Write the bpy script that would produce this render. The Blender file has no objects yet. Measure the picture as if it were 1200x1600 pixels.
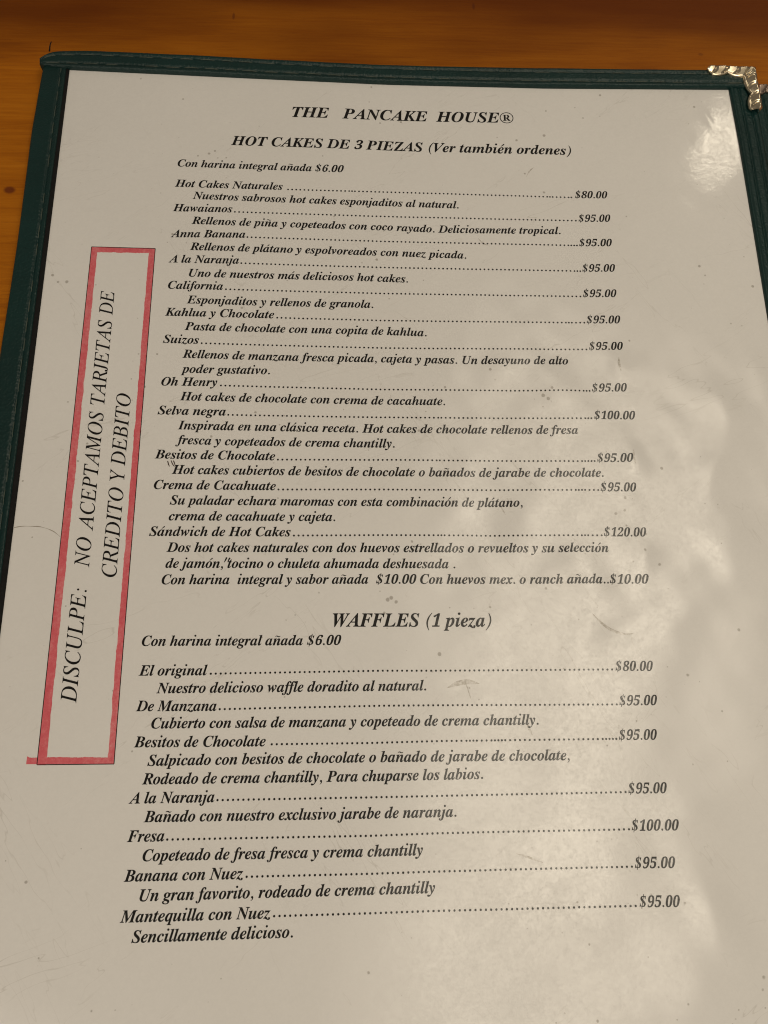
import bpy, math, random
import numpy as np
from mathutils import Matrix, Vector
from mathutils.geometry import tessellate_polygon

scene = bpy.context.scene
COL = scene.collection
random.seed(7)
rng = np.random.default_rng(11)

# ------------------------------------------------------------------ camera, light, exposure
U0, V0, ZP = 96.0, 143.0, 5.0          # page frame (mm, u right, v down) -> world; the page lies 5 mm above the table


def W(u, v, z=0.0):
    """page millimetres (z above the page) -> world metres"""
    return ((u - U0) / 1000.0, (V0 - v) / 1000.0, (ZP + z) / 1000.0)


cam_data = bpy.data.cameras.new('camera')
cam = bpy.data.objects.new('camera', cam_data)
COL.objects.link(cam)
cam_data.sensor_fit = 'VERTICAL'
cam_data.sensor_height = 24.0
cam_data.lens = 24.0 * 1215.0 / 1600.0
cam_data.clip_start = 0.005
cam_data.clip_end = 50.0
cam_rot = Matrix(((0.998550, -0.003788, -0.053703), (-0.011007, 0.962086, -0.272523), (0.052699, 0.272718, 0.960650)))
cam.matrix_world = Matrix.Translation(Vector(W(85.267, 200.064, 199.991))) @ cam_rot.to_4x4()
scene.camera = cam

world = bpy.data.worlds.new('World')
scene.world = world
world.use_nodes = True
bg = world.node_tree.nodes['Background']
bg.inputs['Color'].default_value = (1.0, 0.86, 0.70, 1)
bg.inputs['Strength'].default_value = 0.14


# the bright window-like light over the right-hand side, facing straight down; the sleeve mirrors it
# (a bright middle in dimmer surroundings, so its mirror image fades out at the rim)
for k, (dx, dy, dz, sx, sy, power) in enumerate(((0.0, 0.0, 0.0, 0.37, 0.95, 1.00), (0.0, 0.0, -0.004, 0.28, 0.84, 0.88),
                                                 (0.005, -0.01, -0.008, 0.19, 0.66, 0.48), (0.01, -0.02, -0.012, 0.09, 0.44, 0.22))):
    lamp_data = bpy.data.lights.new('window_light', 'AREA')
    lamp_data.shape = 'RECTANGLE'
    lamp_data.size, lamp_data.size_y = sx, sy
    lamp_data.energy = power
    lamp_data.color = (1.0, 0.885, 0.70)
    lamp = bpy.data.objects.new('window_light', lamp_data)
    COL.objects.link(lamp)
    lamp.location = (0.245 + dx, -0.018 + dy, 0.705 + dz)
    lamp.rotation_euler = (0.0, 0.0, math.radians(-13.0))

# soft fill lamp added at the near left to lift the page
fill_data = bpy.data.lights.new('fill_light', 'AREA')
fill_data.shape = 'RECTANGLE'
fill_data.size, fill_data.size_y = 0.9, 0.9
fill_data.energy = 3.5
fill_data.color = (1.0, 0.88, 0.74)
fill = bpy.data.objects.new('fill_light', fill_data)
COL.objects.link(fill)
fill.location = (-0.36, -0.74, 0.62)
fill.rotation_euler = (Vector((0.0, -0.02, 0)) - Vector(fill.location)).to_track_quat('-Z', 'Y').to_euler()

# small lamp added to make the glare in the sleeve's upper right corner
spot_data = bpy.data.lights.new('corner_glare_lamp', 'AREA')
spot_data.shape = 'RECTANGLE'
spot_data.size, spot_data.size_y = 0.046, 0.085
spot_data.energy = 0.14
spot_data.color = (1.0, 0.88, 0.68)
spot = bpy.data.objects.new('corner_glare_lamp', spot_data)
COL.objects.link(spot)
spot.location = (0.532, 0.753, 0.705)
spot.rotation_euler = (Vector((0.11, 0.12, 0)) - Vector(spot.location)).to_track_quat('-Z', 'Y').to_euler()

scene.view_settings.view_transform = 'Standard'
scene.view_settings.look = 'None'
scene.view_settings.exposure = 0.0
scene.view_settings.gamma = 1.0
scene.view_settings.use_curve_mapping = False
scene.render.engine = 'CYCLES'
scene.cycles.max_bounces = 6
scene.cycles.use_denoising = True
scene.cycles.filter_width = 1.1


# ------------------------------------------------------------------ helpers
class N:
    """short node-tree writer"""
    def __init__(self, name):
        self.m = bpy.data.materials.new(name)
        self.m.use_nodes = True
        self.t = self.m.node_tree
        self.b = self.t.nodes['Principled BSDF']

    def n(self, kind, **kw):
        x = self.t.nodes.new(kind)
        for k, v in kw.items():
            if k.startswith('i_'):
                x.inputs[k[2:].replace('_', ' ')].default_value = v
            else:
                setattr(x, k, v)
        return x

    def l(self, a, b):
        self.t.links.new(a, b)

    def coords(self, scale=(1, 1, 1), loc=(0, 0, 0), rot=(0, 0, 0)):
        tc = self.n('ShaderNodeTexCoord')
        mp = self.n('ShaderNodeMapping')
        if rot[2]:                                  # turn first, then stretch along the turned axes
            mp.vector_type = 'TEXTURE'
            scale = tuple(1.0 / k for k in scale)
        mp.inputs['Scale'].default_value = scale
        mp.inputs['Location'].default_value = loc
        mp.inputs['Rotation'].default_value = rot
        self.l(tc.outputs['Object'], mp.inputs['Vector'])
        return mp.outputs['Vector']

    def noise(self, vec, scale, detail=4, rough=0.55, dist=0.0):
        x = self.n('ShaderNodeTexNoise')
        x.inputs['Scale'].default_value = scale
        x.inputs['Detail'].default_value = detail
        x.inputs['Roughness'].default_value = rough
        x.inputs['Distortion'].default_value = dist
        self.l(vec, x.inputs['Vector'])
        return x.outputs['Fac']

    def ramp(self, fac, stops):
        x = self.n('ShaderNodeValToRGB')
        e = x.color_ramp.elements
        while len(e) < len(stops):
            e.new(0.5)
        for el, (p, c) in zip(e, stops):
            el.position = p
            el.color = c if len(c) == 4 else (*c, 1)
        self.l(fac, x.inputs['Fac'])
        return x.outputs['Color']

    def math(self, op, a, b=None, c=None, clamp=False):
        x = self.n('ShaderNodeMath', operation=op, use_clamp=clamp)
        for i, s in enumerate((a, b, c)):
            if s is None:
                continue
            if isinstance(s, (int, float)):
                x.inputs[i].default_value = s
            else:
                self.l(s, x.inputs[i])
        return x.outputs[0]

    def mix(self, fac, a, b, blend='MIX'):
        x = self.n('ShaderNodeMix', data_type='RGBA', blend_type=blend)
        for s, i in ((fac, 0), (a, 6), (b, 7)):
            if isinstance(s, (int, float)):
                x.inputs[i].default_value = s
            elif isinstance(s, tuple):
                x.inputs[i].default_value = s if len(s) == 4 else (*s, 1)
            else:
                self.l(s, x.inputs[i])
        return x.outputs[2]

    def bump(self, height, strength, dist, normal=None):
        x = self.n('ShaderNodeBump')
        x.inputs['Strength'].default_value = strength
        x.inputs['Distance'].default_value = dist
        self.l(height, x.inputs['Height'])
        if normal is not None:
            self.l(normal, x.inputs['Normal'])
        return x.outputs['Normal']

    def set(self, **kw):
        for k, v in kw.items():
            s = self.b.inputs[k.replace('_', ' ')]
            if isinstance(v, (int, float)):
                s.default_value = v
            elif isinstance(v, tuple):
                s.default_value = v if len(v) == 4 else (*v, 1)
            else:
                self.l(v, s)


def mesh_obj(name, verts, faces, mat, parent=None, smooth=True, normals=None):
    me = bpy.data.meshes.new(name)
    me.from_pydata([tuple(map(float, v)) for v in verts], [], faces)
    me.update()
    me.materials.append(mat)
    if smooth:
        me.polygons.foreach_set('use_smooth', [True] * len(me.polygons))
    if normals is not None:
        me.normals_split_custom_set_from_vertices([tuple(map(float, n)) for n in normals])
    o = bpy.data.objects.new(name, me)
    COL.objects.link(o)
    if parent is not None:
        o.parent = parent
    return o


# ------------------------------------------------------------------ materials
def film_coat(s, base_rough=0.33):
    """the clear plastic sleeve over paper and print: a coat with fine scratches and dust"""
    v = s.coords()
    fine = s.noise(v, 1500, 3, 0.6)
    mid = s.noise(v, 420, 4, 0.6)
    scr = 0.0
    for k, a in enumerate((0.5, -0.7, 1.9)):
        n_ = s.noise(s.coords(rot=(0, 0, a), scale=(1, 0.22, 1), loc=(0.1 * k, 0, 0)), 1100, 2, 0.5)
        scr = s.math('ADD', s.math('MULTIPLY', s.math('ABSOLUTE', s.math('SUBTRACT', n_, 0.5)), 0.7), scr)
    h = s.math('ADD', s.math('MULTIPLY', fine, 0.55), s.math('ADD', mid, scr))
    nb = s.bump(h, 0.034, 0.0005)
    s.l(nb, s.b.inputs['Coat Normal'])
    patch = s.noise(v, 60, 4, 0.6)
    s.set(Roughness=base_rough, Coat_IOR=1.53)
    dirt = s.math('ADD', s.math('MULTIPLY', fine, 0.45), s.math('ADD', s.math('MULTIPLY', s.noise(v, 700, 4, 0.7), 0.5), s.math('MULTIPLY', scr, 0.25)))
    s.l(s.math('ADD', s.math('MULTIPLY_ADD', dirt, 3.0, -0.90), s.math('MULTIPLY', s.math('SUBTRACT', s.noise(v, 75, 3, 0.6), 0.5), 1.0), clamp=True), s.b.inputs['Coat Weight'])
    s.l(s.math('MULTIPLY_ADD', patch, 0.09, 0.035), s.b.inputs['Coat Roughness'])
    s.set(Specular_IOR_Level=0.22)


def mat_paper():
    s = N('white_menu_paper')
    v = s.coords()
    tone = s.noise(v, 9, 3)
    col = s.ramp(tone, [(0.3, (0.735, 0.72, 0.695)), (0.7, (0.775, 0.762, 0.74))])
    # dirt specks: sparse, irregular
    warp = s.noise(v, 700, 2)
    vor = s.n('ShaderNodeTexVoronoi', feature='F1')
    vor.inputs['Scale'].default_value = 340
    vor.inputs['Randomness'].default_value = 1.0
    s.l(v, vor.inputs['Vector'])
    keep = s.noise(v, 130, 2)
    keep2 = s.noise(v, 22, 3)
    d = s.math('ADD', vor.outputs['Distance'], s.math('MULTIPLY', warp, 0.16))
    lim = s.math('MULTIPLY', s.math('SUBTRACT', s.math('ADD', keep, s.math('MULTIPLY', keep2, 0.6)), 0.80), 0.75)
    spot = s.math('MULTIPLY', s.math('SUBTRACT', s.math('ADD', lim, 0.10), d), 14.0, clamp=True)
    col = s.mix(s.math('MULTIPLY', spot, 0.6), col, (0.24, 0.21, 0.17))
    # short hairline scuffs
    for k, (rot, sc) in enumerate(((0.6, 90), (-0.9, 120), (1.9, 75))):
        vs = s.coords(rot=(0, 0, rot), scale=(1, 0.16, 1), loc=(k * 0.37, 0.2 * k, 0))
        n = s.noise(vs, sc * 3.2, 2, 0.5)
        line = s.math('SUBTRACT', 1.0, s.math('MULTIPLY', s.math('ABSOLUTE', s.math('SUBTRACT', n, 0.5)), 90.0), clamp=True)
        gate = s.math('MULTIPLY', s.math('SUBTRACT', s.noise(vs, sc * 0.9, 3), 0.555), 7.0, clamp=True)
        col = s.mix(s.math('MULTIPLY', s.math('MULTIPLY', line, gate), 0.30), col, (0.36, 0.33, 0.28))
    s.l(col, s.b.inputs['Base Color'])
    film_coat(s)
    return s.m


def mat_ink(name, col, jitter=0.0):
    s = N(name)
    s.set(Base_Color=col)
    film_coat(s)
    return s.m


def mat_red():
    s = N('red_marker_ink')
    v = s.coords()
    n = s.noise(v, 1100, 5, 0.75)
    n2 = s.noise(s.coords(scale=(1, 0.25, 1)), 260, 4, 0.7)
    f = s.math('ADD', s.math('MULTIPLY', n, 0.6), s.math('MULTIPLY', n2, 0.5))
    col = s.ramp(f, [(0.36, (0.58, 0.08, 0.105)), (0.54, (0.67, 0.13, 0.155)), (0.68, (0.71, 0.22, 0.235)), (0.84, (0.75, 0.46, 0.45))])
    s.l(col, s.b.inputs['Base Color'])
    film_coat(s)
    return s.m


def mat_leather(name, a, b, rough=0.42):
    s = N(name)
    v = s.coords()
    n = s.noise(v, 40, 4)
    col = s.ramp(n, [(0.3, a), (0.7, b)])
    s.l(col, s.b.inputs['Base Color'])
    grain = s.n('ShaderNodeTexVoronoi', feature='SMOOTH_F1')
    grain.inputs['Scale'].default_value = 1500
    s.l(v, grain.inputs['Vector'])
    g2 = s.noise(v, 500, 4, 0.6)
    h = s.math('ADD', grain.outputs['Distance'], s.math('MULTIPLY', g2, 1.3))
    s.l(s.bump(h, 0.5, 0.00035), s.b.inputs['Normal'])
    s.l(s.math('MULTIPLY_ADD', g2, 0.25, rough - 0.12), s.b.inputs['Roughness'])
    s.set(Specular_IOR_Level=0.35)
    return s.m


def mat_metal(name, col, rough, dark):
    s = N(name)
    v = s.coords()
    n = s.noise(v, 500, 4, 0.65)
    c = s.mix(s.math('MULTIPLY', s.math('SUBTRACT', n, 0.45), 2.4, clamp=True), col, dark)
    s.l(c, s.b.inputs['Base Color'])
    s.set(Metallic=1.0)
    s.set(Roughness=rough)
    return s.m


def mat_wood(marks):
    s = N('orange_varnished_wood')
    wob = s.noise(s.coords(scale=(2.5, 9, 1)), 3.0, 3)
    tc = s.n('ShaderNodeTexCoord')
    sep = s.n('ShaderNodeSeparateXYZ')
    s.l(tc.outputs['Object'], sep.inputs['Vector'])
    v = s.coords(scale=(1.2, 22, 1), rot=(0, 0, 0.02))
    g1 = s.noise(v, 9, 6, 0.62, 0.6)
    v2 = s.coords(scale=(5, 110, 1), rot=(0, 0, 0.02))
    g2 = s.noise(v2, 12, 5, 0.6, 0.3)
    v3 = s.coords(scale=(3.0, 9, 1), loc=(0.3, 0.13, 0))
    g3 = s.noise(v3, 3.4, 4, 0.55, 0.5)
    f = s.math('ADD', s.math('MULTIPLY', g1, 0.40), s.math('ADD', s.math('MULTIPLY', g2, 0.34), s.math('MULTIPLY', g3, 0.42)))
    col = s.ramp(f, [(0.34, (0.22, 0.056, 0.001)), (0.50, (0.34, 0.099, 0.003)), (0.64, (0.43, 0.138, 0.005)), (0.82, (0.50, 0.175, 0.010))])
    pore = s.noise(s.coords(scale=(14, 260, 1), rot=(0, 0, 0.02)), 9, 3, 0.5)
    col = s.mix(s.math('MULTIPLY', s.math('SUBTRACT', pore, 0.62), 3.0, clamp=True), col, (0.13, 0.035, 0.006))
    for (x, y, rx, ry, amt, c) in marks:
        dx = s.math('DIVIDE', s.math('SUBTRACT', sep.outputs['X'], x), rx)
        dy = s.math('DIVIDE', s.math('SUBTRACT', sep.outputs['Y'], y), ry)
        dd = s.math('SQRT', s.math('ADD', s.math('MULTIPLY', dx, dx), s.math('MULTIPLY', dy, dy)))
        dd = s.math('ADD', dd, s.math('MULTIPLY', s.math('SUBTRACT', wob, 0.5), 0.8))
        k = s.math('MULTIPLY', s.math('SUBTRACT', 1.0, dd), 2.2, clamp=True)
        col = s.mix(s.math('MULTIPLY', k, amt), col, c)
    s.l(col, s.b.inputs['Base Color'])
    s.l(s.bump(s.math('ADD', g2, pore), 0.12, 0.0004), s.b.inputs['Normal'])
    s.set(Roughness=0.5, Specular_IOR_Level=0.15)
    return s.m


M_PAPER = mat_paper()
M_INK = mat_ink('black_print_ink', (0.005, 0.0045, 0.004))
M_PEN = mat_ink('brown_pen_ink', (0.05, 0.025, 0.015))
M_SCUFF = mat_ink('grey_crease_line', (0.34, 0.31, 0.26))
M_RED = mat_red()


def mat_scuff_shade():
    s = N('grey_scuff_and_dent_shade')  # for scuffs and for dent shade painted as grey
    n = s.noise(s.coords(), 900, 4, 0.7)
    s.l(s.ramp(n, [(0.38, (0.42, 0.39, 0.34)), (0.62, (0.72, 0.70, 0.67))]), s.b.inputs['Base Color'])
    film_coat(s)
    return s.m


M_SCUFF_SHADE = mat_scuff_shade()
M_GREEN = mat_leather('dark_green_leatherette', (0.0035, 0.020, 0.0185), (0.005, 0.029, 0.027))
M_LINING_GAP = mat_leather('black_lining_and_gap', (0.0025, 0.0025, 0.0025), (0.004, 0.0035, 0.003), 0.85)
M_THREAD = mat_leather('grey_green_thread', (0.040, 0.060, 0.051), (0.085, 0.10, 0.08), 0.6)
M_THREAD_DARK = mat_leather('dark_green_thread', (0.012, 0.032, 0.030), (0.02, 0.045, 0.04), 0.6)
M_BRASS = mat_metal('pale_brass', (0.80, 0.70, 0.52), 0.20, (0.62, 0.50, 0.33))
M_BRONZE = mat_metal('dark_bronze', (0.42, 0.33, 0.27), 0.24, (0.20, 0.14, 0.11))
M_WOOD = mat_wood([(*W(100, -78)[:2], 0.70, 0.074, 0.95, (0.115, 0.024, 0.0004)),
                   (*W(-15.4, 41.3)[:2], 0.0022, 0.0016, 0.8, (0.10, 0.015, 0.006)),
                   (*W(48.8, -28.4)[:2], 0.0006, 0.0019, 0.55, (0.07, 0.015, 0.004)), (*W(129.1, -36.5)[:2], 0.0006, 0.0019, 0.55, (0.07, 0.015, 0.004)), (*W(205.9, -19.5)[:2], 0.0012, 0.0008, 0.4, (0.12, 0.03, 0.006))])

# ------------------------------------------------------------------ table
def make_table():
    vs, fs = [], []
    n = 24
    x0, x1, y0, y1 = -0.60, 0.60, -0.42, 0.55
    for j in range(n + 1):
        for i in range(n + 1):
            vs.append((x0 + (x1 - x0) * i / n, y0 + (y1 - y0) * j / n, 0.0))
    for j in range(n):
        for i in range(n):
            a = j * (n + 1) + i
            fs.append((a, a + 1, a + n + 2, a + n + 1))
    b = len(vs)
    # thickness of the board
    vs += [(x0, y0, -0.03), (x1, y0, -0.03), (x1, y1, -0.03), (x0, y1, -0.03)]
    fs.append((b + 3, b + 2, b + 1, b))
    c = [0, n, (n + 1) * (n + 1) - 1, n * (n + 1)]
    edges = [[i for i in range(n + 1)], [i * (n + 1) + n for i in range(n + 1)],
             [n * (n + 1) + n - i for i in range(n + 1)], [(n - i) * (n + 1) for i in range(n + 1)]]
    for k, e in enumerate(edges):
        fs.append(tuple([b + k, b + (k + 1) % 4] + e[::-1]))
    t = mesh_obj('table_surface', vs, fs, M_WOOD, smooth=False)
    t['kind'] = 'structure'
    t['label'] = 'orange brown varnished wooden tabletop under the menu'
    return t


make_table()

# ------------------------------------------------------------------ the menu folder
menu = bpy.data.objects.new('restaurant_menu', None)
menu.empty_display_size = 0.05
COL.objects.link(menu)
menu['label'] = 'white hot cakes and waffles menu page in a dark green stitched folder on the table'
menu['category'] = 'menu'

# ---- relief of the loose plastic sleeve over the page (mm)
DENTS = [  # u, v, radius along, radius across, turn, height
    (125.7, 146.2, 4.6, 3.4, 0.9, -0.50),
    (150.0, 158.5, 4.6, 3.6, 1.3, 0.55),
    (98.6, 122.5, 5.5, 2.0, 1.45, 0.17),
    (193.5, 111.5, 6.0, 3.8, 1.35, 0.75),
    (187.5, 132.0, 6.5, 4.0, 1.9, 0.70),
    (190.5, 152.0, 6.5, 5.0, 1.5, 0.70),
    (164.5, 99.5, 3.0, 2.2, 1.5, 0.32),
    (165.5, 126.8, 3.4, 2.4, 1.3, 0.38),
    (166.0, 155.5, 3.4, 2.0, 1.5, 0.32),
    (147.0, 106.0, 11.0, 3.6, 0.75, 0.42),
    (131.0, 101.0, 4.0, 3.0, 0.3, 0.28),
    (157.5, 175.5, 6.5, 2.6, -0.5, -0.40),
    (174.5, 243.0, 9.0, 3.6, 1.15, 0.70),
    (168.5, 220.5, 7.0, 3.0, 0.0, 0.42),
    (209.0, 26.5, 4.0, 2.0, 0.7, -0.035),
    (201.5, 10.5, 3.0, 0.9, 1.2, 0.10),
    (139.0, 208.0, 10.0, 5.0, 1.3, 0.30),
    (117.0, 189.5, 3.6, 1.6, 0.1, -0.18),
    (172.0, 262.0, 9.0, 5.0, 0.4, 0.45),
    (118.0, 236.0, 12.0, 6.0, 0.6, 0.25),
    (150.0, 252.0, 12.0, 6.0, 2.2, -0.25),
    (95.5, 55.5, 2.6, 0.9, 1.2, -0.05),
    (120.0, 40.0, 2.6, 0.8, 1.1, -0.05),
]
_wk = [(rng.uniform(0.07, 0.34), rng.uniform(0, 2 * math.pi), rng.uniform(0, 2 * math.pi)) for _ in range(26)]

_wf = [(rng.uniform(0.35, 0.85), rng.uniform(0, 2 * math.pi), rng.uniform(0, 2 * math.pi)) for _ in range(22)]


def relief(u, v):
    u = np.asarray(u, float)
    v = np.asarray(v, float)
    h = np.zeros(np.broadcast(u, v).shape)
    for (cu, cv, ra, rb, a, amp) in DENTS:
        x, y = u - cu, v - cv
        p = x * math.cos(a) + y * math.sin(a)
        q = -x * math.sin(a) + y * math.cos(a)
        h = h + amp * np.exp(-0.5 * ((p / ra) ** 2 + (q / rb) ** 2))
    # waviness, strong on the loose right-hand side, faint on the left
    w = np.zeros_like(h)
    for k, th, ph in _wk:
        w = w + np.cos(k * (u * math.cos(th) + v * math.sin(th)) + ph) * (0.05 / k) * 0.09
    crinkle = np.zeros_like(h)
    for k, th, ph in _wf:
        crinkle = crinkle + np.cos(k * (u * math.cos(th) + v * math.sin(th)) + ph) / k * 0.0062
    w = w + crinkle * (0.25 + 0.75 / (1 + np.exp((v - 178) / 8.0)))
    gain = 0.25 + 0.9 / (1 + np.exp(-(u - 112) / 10.0)) / (1 + np.exp(-(v - 92) / 9.0))
    edge = np.clip(np.minimum(np.minimum(u, 211 - u) / 6.0, np.minimum(v, 270 - v) / 6.0), 0, 1)
    return h * np.clip((211 - u) / 3.0, 0, 1) + w * gain * edge


def relief_normals(u, v):
    e = 0.15
    gu = (relief(u + e, v) - relief(u - e, v)) / (2 * e)
    gv = (relief(u, v + e) - relief(u, v - e)) / (2 * e)
    n = np.stack([-gu, gv, np.ones_like(gu)], -1)
    return n / np.linalg.norm(n, axis=-1, keepdims=True)


def on_page(u, v, lift):
    z = relief(u, v) + lift
    return np.stack([(u - U0) / 1000.0, (V0 - v) / 1000.0, (ZP + z) / 1000.0], -1)


def printed(name, u, v, faces, mat, parent, lift=0.045):
    """flat print lying on the page: u, v in page mm"""
    u, v = np.asarray(u, float), np.asarray(v, float)
    # keep every face looking up
    out = []
    for f in faces:
        a = 0.0
        for i in range(len(f)):
            j = (i + 1) % len(f)
            a += u[f[i]] * -v[f[j]] + v[f[i]] * u[f[j]]
        out.append(tuple(f) if a > 0 else tuple(reversed(f)))
    return mesh_obj(name, on_page(u, v, lift), out, mat, parent, normals=relief_normals(u, v))


def make_page():
    us = np.linspace(-0.6, 211.6, 260)
    vs = np.linspace(-0.4, 279.0, 340)
    uu, vv = np.meshgrid(us, vs)
    P = on_page(uu.ravel(), vv.ravel(), 0.0)
    n = len(us)
    F = []
    for j in range(len(vs) - 1):
        for i in range(n - 1):
            a = j * n + i
            F.append((a, a + n, a + n + 1, a + 1))
    # paper and film edge: a rim that goes down to the board
    k = len(P)
    ring = [i for i in range(n)] + [j * n + n - 1 for j in range(1, len(vs))] + \
           [(len(vs) - 1) * n + i for i in range(n - 2, -1, -1)] + [j * n for j in range(len(vs) - 2, 0, -1)]
    low = P[ring].copy()
    low[:, 2] = (ZP - 1.0) / 1000.0
    P = np.vstack([P, low])
    for i in range(len(ring)):
        j = (i + 1) % len(ring)
        F.append((ring[i], ring[j], k + j, k + i))
    N_ = np.vstack([relief_normals(uu.ravel(), vv.ravel()), np.tile([0, 0, 1.0], (len(ring), 1))])
    return mesh_obj('menu_page', P, F, M_PAPER, menu, normals=N_)


page = make_page()


# ---- folder boards and bindings
def strip(name, rails, profile, mat, parent, n=150, wob=0.0, seed=1):
    """sweep a cross profile [(t 0..1 outer->inner, z mm above page)] between two rails given as [(u,v),...]"""
    r = np.random.default_rng(seed)
    def samp(pts):
        pts = np.array(pts, float)
        d = np.r_[0, np.cumsum(np.linalg.norm(np.diff(pts, axis=0), axis=1))]
        s = np.linspace(0, d[-1], n)
        # smooth through the points
        q = np.stack([np.interp(s, d, pts[:, 0]), np.interp(s, d, pts[:, 1])], -1)
        for _ in range(6):
            q[1:-1] = (q[:-2] + 2 * q[1:-1] + q[2:]) / 4
        return q
    A, B = samp(rails[0]), samp(rails[1])
    ph = r.uniform(0, 6.28, 8)
    s = np.linspace(0, 1, n)
    wz = wob * (np.sin(s * 23 + ph[0]) + np.sin(s * 51 + ph[1]) * 0.6 + np.sin(s * 87 + ph[2]) * 0.35)
    P, F = [], []
    m = len(profile)
    for i in range(n):
        for t, z in profile:
            u, v = A[i] * (1 - t) + B[i] * t
            P.append(W(u, v, z + (wz[i] if z > -1 else 0)))
    for i in range(n - 1):
        for j in range(m - 1):
            a = i * m + j
            F.append((a, a + 1, a + m + 1, a + m))
    F.append(tuple(range(m - 1, -1, -1)))
    F.append(tuple((n - 1) * m + j for j in range(m)))
    o = mesh_obj(name, P, F, mat, parent)
    import bmesh
    bm = bmesh.new()
    bm.from_mesh(o.data)
    bmesh.ops.recalc_face_normals(bm, faces=bm.faces)
    bm.to_mesh(o.data)
    bm.free()
    return o, A, B, wz


def profile(zt, zb, seams, bead=0.0, cut=None, outer=0.9, m=60, width=8.0):
    """rounded top; seams = t positions pressed in by stitching; bead = raised roll at the inner edge"""
    out = [(0.0, zb)]
    for i in range(m + 1):
        t = i / m
        x = t * width
        z = zt
        z -= outer * max(0.0, 1 - x / 1.1) ** 2.2
        for sm, dep in seams:
            z -= dep * math.exp(-((t - sm) * width / 0.42) ** 2)
        if bead:
            z += bead * math.exp(-(((1 - t) * width - 0.65) / 0.5) ** 2)
        e = (1 - t) * width
        z -= 0.55 * max(0.0, 1 - e / 0.45) ** 2
        out.append((t, z))
    out.append((1.0, -0.9))
    return out


def stitches(A, B, t, z, parent, length=4.6, gap=1.5, r=0.16, wz=None, seed=3, skip=0.0, mat=None):
    rr = np.random.default_rng(seed)
    L = A * (1 - t) + B * t
    d = np.r_[0, np.cumsum(np.linalg.norm(np.diff(L, axis=0), axis=1))]
    P, F = [], []
    s = 1.0
    while s + length < d[-1] - 1:
        ln = length * rr.uniform(0.85, 1.15)
        if rr.random() >= skip:
            base = len(P)
            k = 7
            off = rr.uniform(-0.08, 0.08)
            for i in range(k):
                x = s + ln * i / (k - 1)
                u, v = np.interp(x, d, L[:, 0]), np.interp(x, d, L[:, 1])
                u2, v2 = np.interp(x + 0.2, d, L[:, 0]), np.interp(x + 0.2, d, L[:, 1])
                tu, tv = u2 - u, v2 - v
                q = math.hypot(tu, tv) or 1
                nu, nv = -tv / q, tu / q
                zz = z + (np.interp(x, d, wz) if wz is not None else 0) - 0.22 * (abs(i - (k - 1) / 2) / ((k - 1) / 2)) ** 3
                rad = r * (1.0 if 0 < i < k - 1 else 0.5)
                for j in range(6):
                    a = j / 6 * 2 * math.pi
                    w_ = math.cos(a) * rad + off
                    P.append(W(u + nu * w_, v + nv * w_, zz + math.sin(a) * rad))
            for i in range(k - 1):
                for j in range(6):
                    F.append((base + i * 6 + j, base + i * 6 + (j + 1) % 6, base + (i + 1) * 6 + (j + 1) % 6, base + (i + 1) * 6 + j))
            F.append(tuple(base + j for j in range(5, -1, -1)))
            F.append(tuple(base + (k - 1) * 6 + j for j in range(6)))
        s += ln + gap * rr.uniform(0.8, 1.3)
    return mesh_obj('stitching', P, F, mat or M_THREAD, parent)


def slab(name, u0, v0, u1, v1, z0, z1, mat, parent):
    P = [W(a, b, c) for c in (z0, z1) for a, b in ((u0, v0), (u1, v0), (u1, v1), (u0, v1))]
    F = [(0, 1, 2, 3), (7, 6, 5, 4), (0, 4, 5, 1), (1, 5, 6, 2), (2, 6, 7, 3), (3, 7, 4, 0)]
    return mesh_obj(name, P, F, mat, parent, smooth=False)


slab('front_board', -8.0, -3.6, 217.8, 283.5, -2.4, -1.1, M_LINING_GAP, menu)

left_prof = profile(0.75, -2.3, [(0.775, 0.40)], bead=0.12, outer=1.4, width=8.3)
lb, A, B, wz = strip('left_binding', [[(-8.0, -3.6), (-8.6, 8), (-9.15, 24), (-8.9, 66), (-9.5, 98), (-9.6, 150), (-9.4, 286)],
                                      [(-0.6, -3.6), (-0.7, 24), (-0.95, 66), (-1.05, 98), (-1.1, 150), (-1.1, 286)]],
                     left_prof, M_GREEN, menu, n=170, wob=0.045, seed=2)
strip('gap_shade_strip', [[(-1.2, -1), (-1.3, 40), (-1.6, 80), (-1.6, 286)], [(0.12, -1), (0.12, 40), (0.12, 80), (0.12, 286)]],
      [(0.0, -0.4), (0.0, 0.3), (0.15, 0.52), (0.85, 0.52), (1.0, 0.2), (1.0, -0.4)], M_LINING_GAP, lb, n=60)  # black strip standing in for the shade in the gap beside the page
stitches(A, B, 0.775, 0.47, lb, wz=wz, seed=5, r=0.15, skip=0.15)

right_prof = profile(0.75, -2.3, [(0.26, 0.42), (0.62, 0.42)], bead=0.30, outer=0.9, width=8.3)
rb, A, B, wz = strip('right_binding', [[(218.7, -4.0), (219.2, 20), (219.5, 60), (219.3, 286)],
                                       [(210.3, -4.0), (210.9, 20), (211.0, 60), (211.0, 286)]],
                     right_prof, M_GREEN, menu, n=170, wob=0.05, seed=4)
stitches(A, B, 0.62, 0.42, rb, wz=wz, seed=8, r=0.15, mat=M_THREAD_DARK)
stitches(A, B, 0.26, 0.42, rb, wz=wz, seed=9, r=0.15, mat=M_THREAD_DARK)

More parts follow.
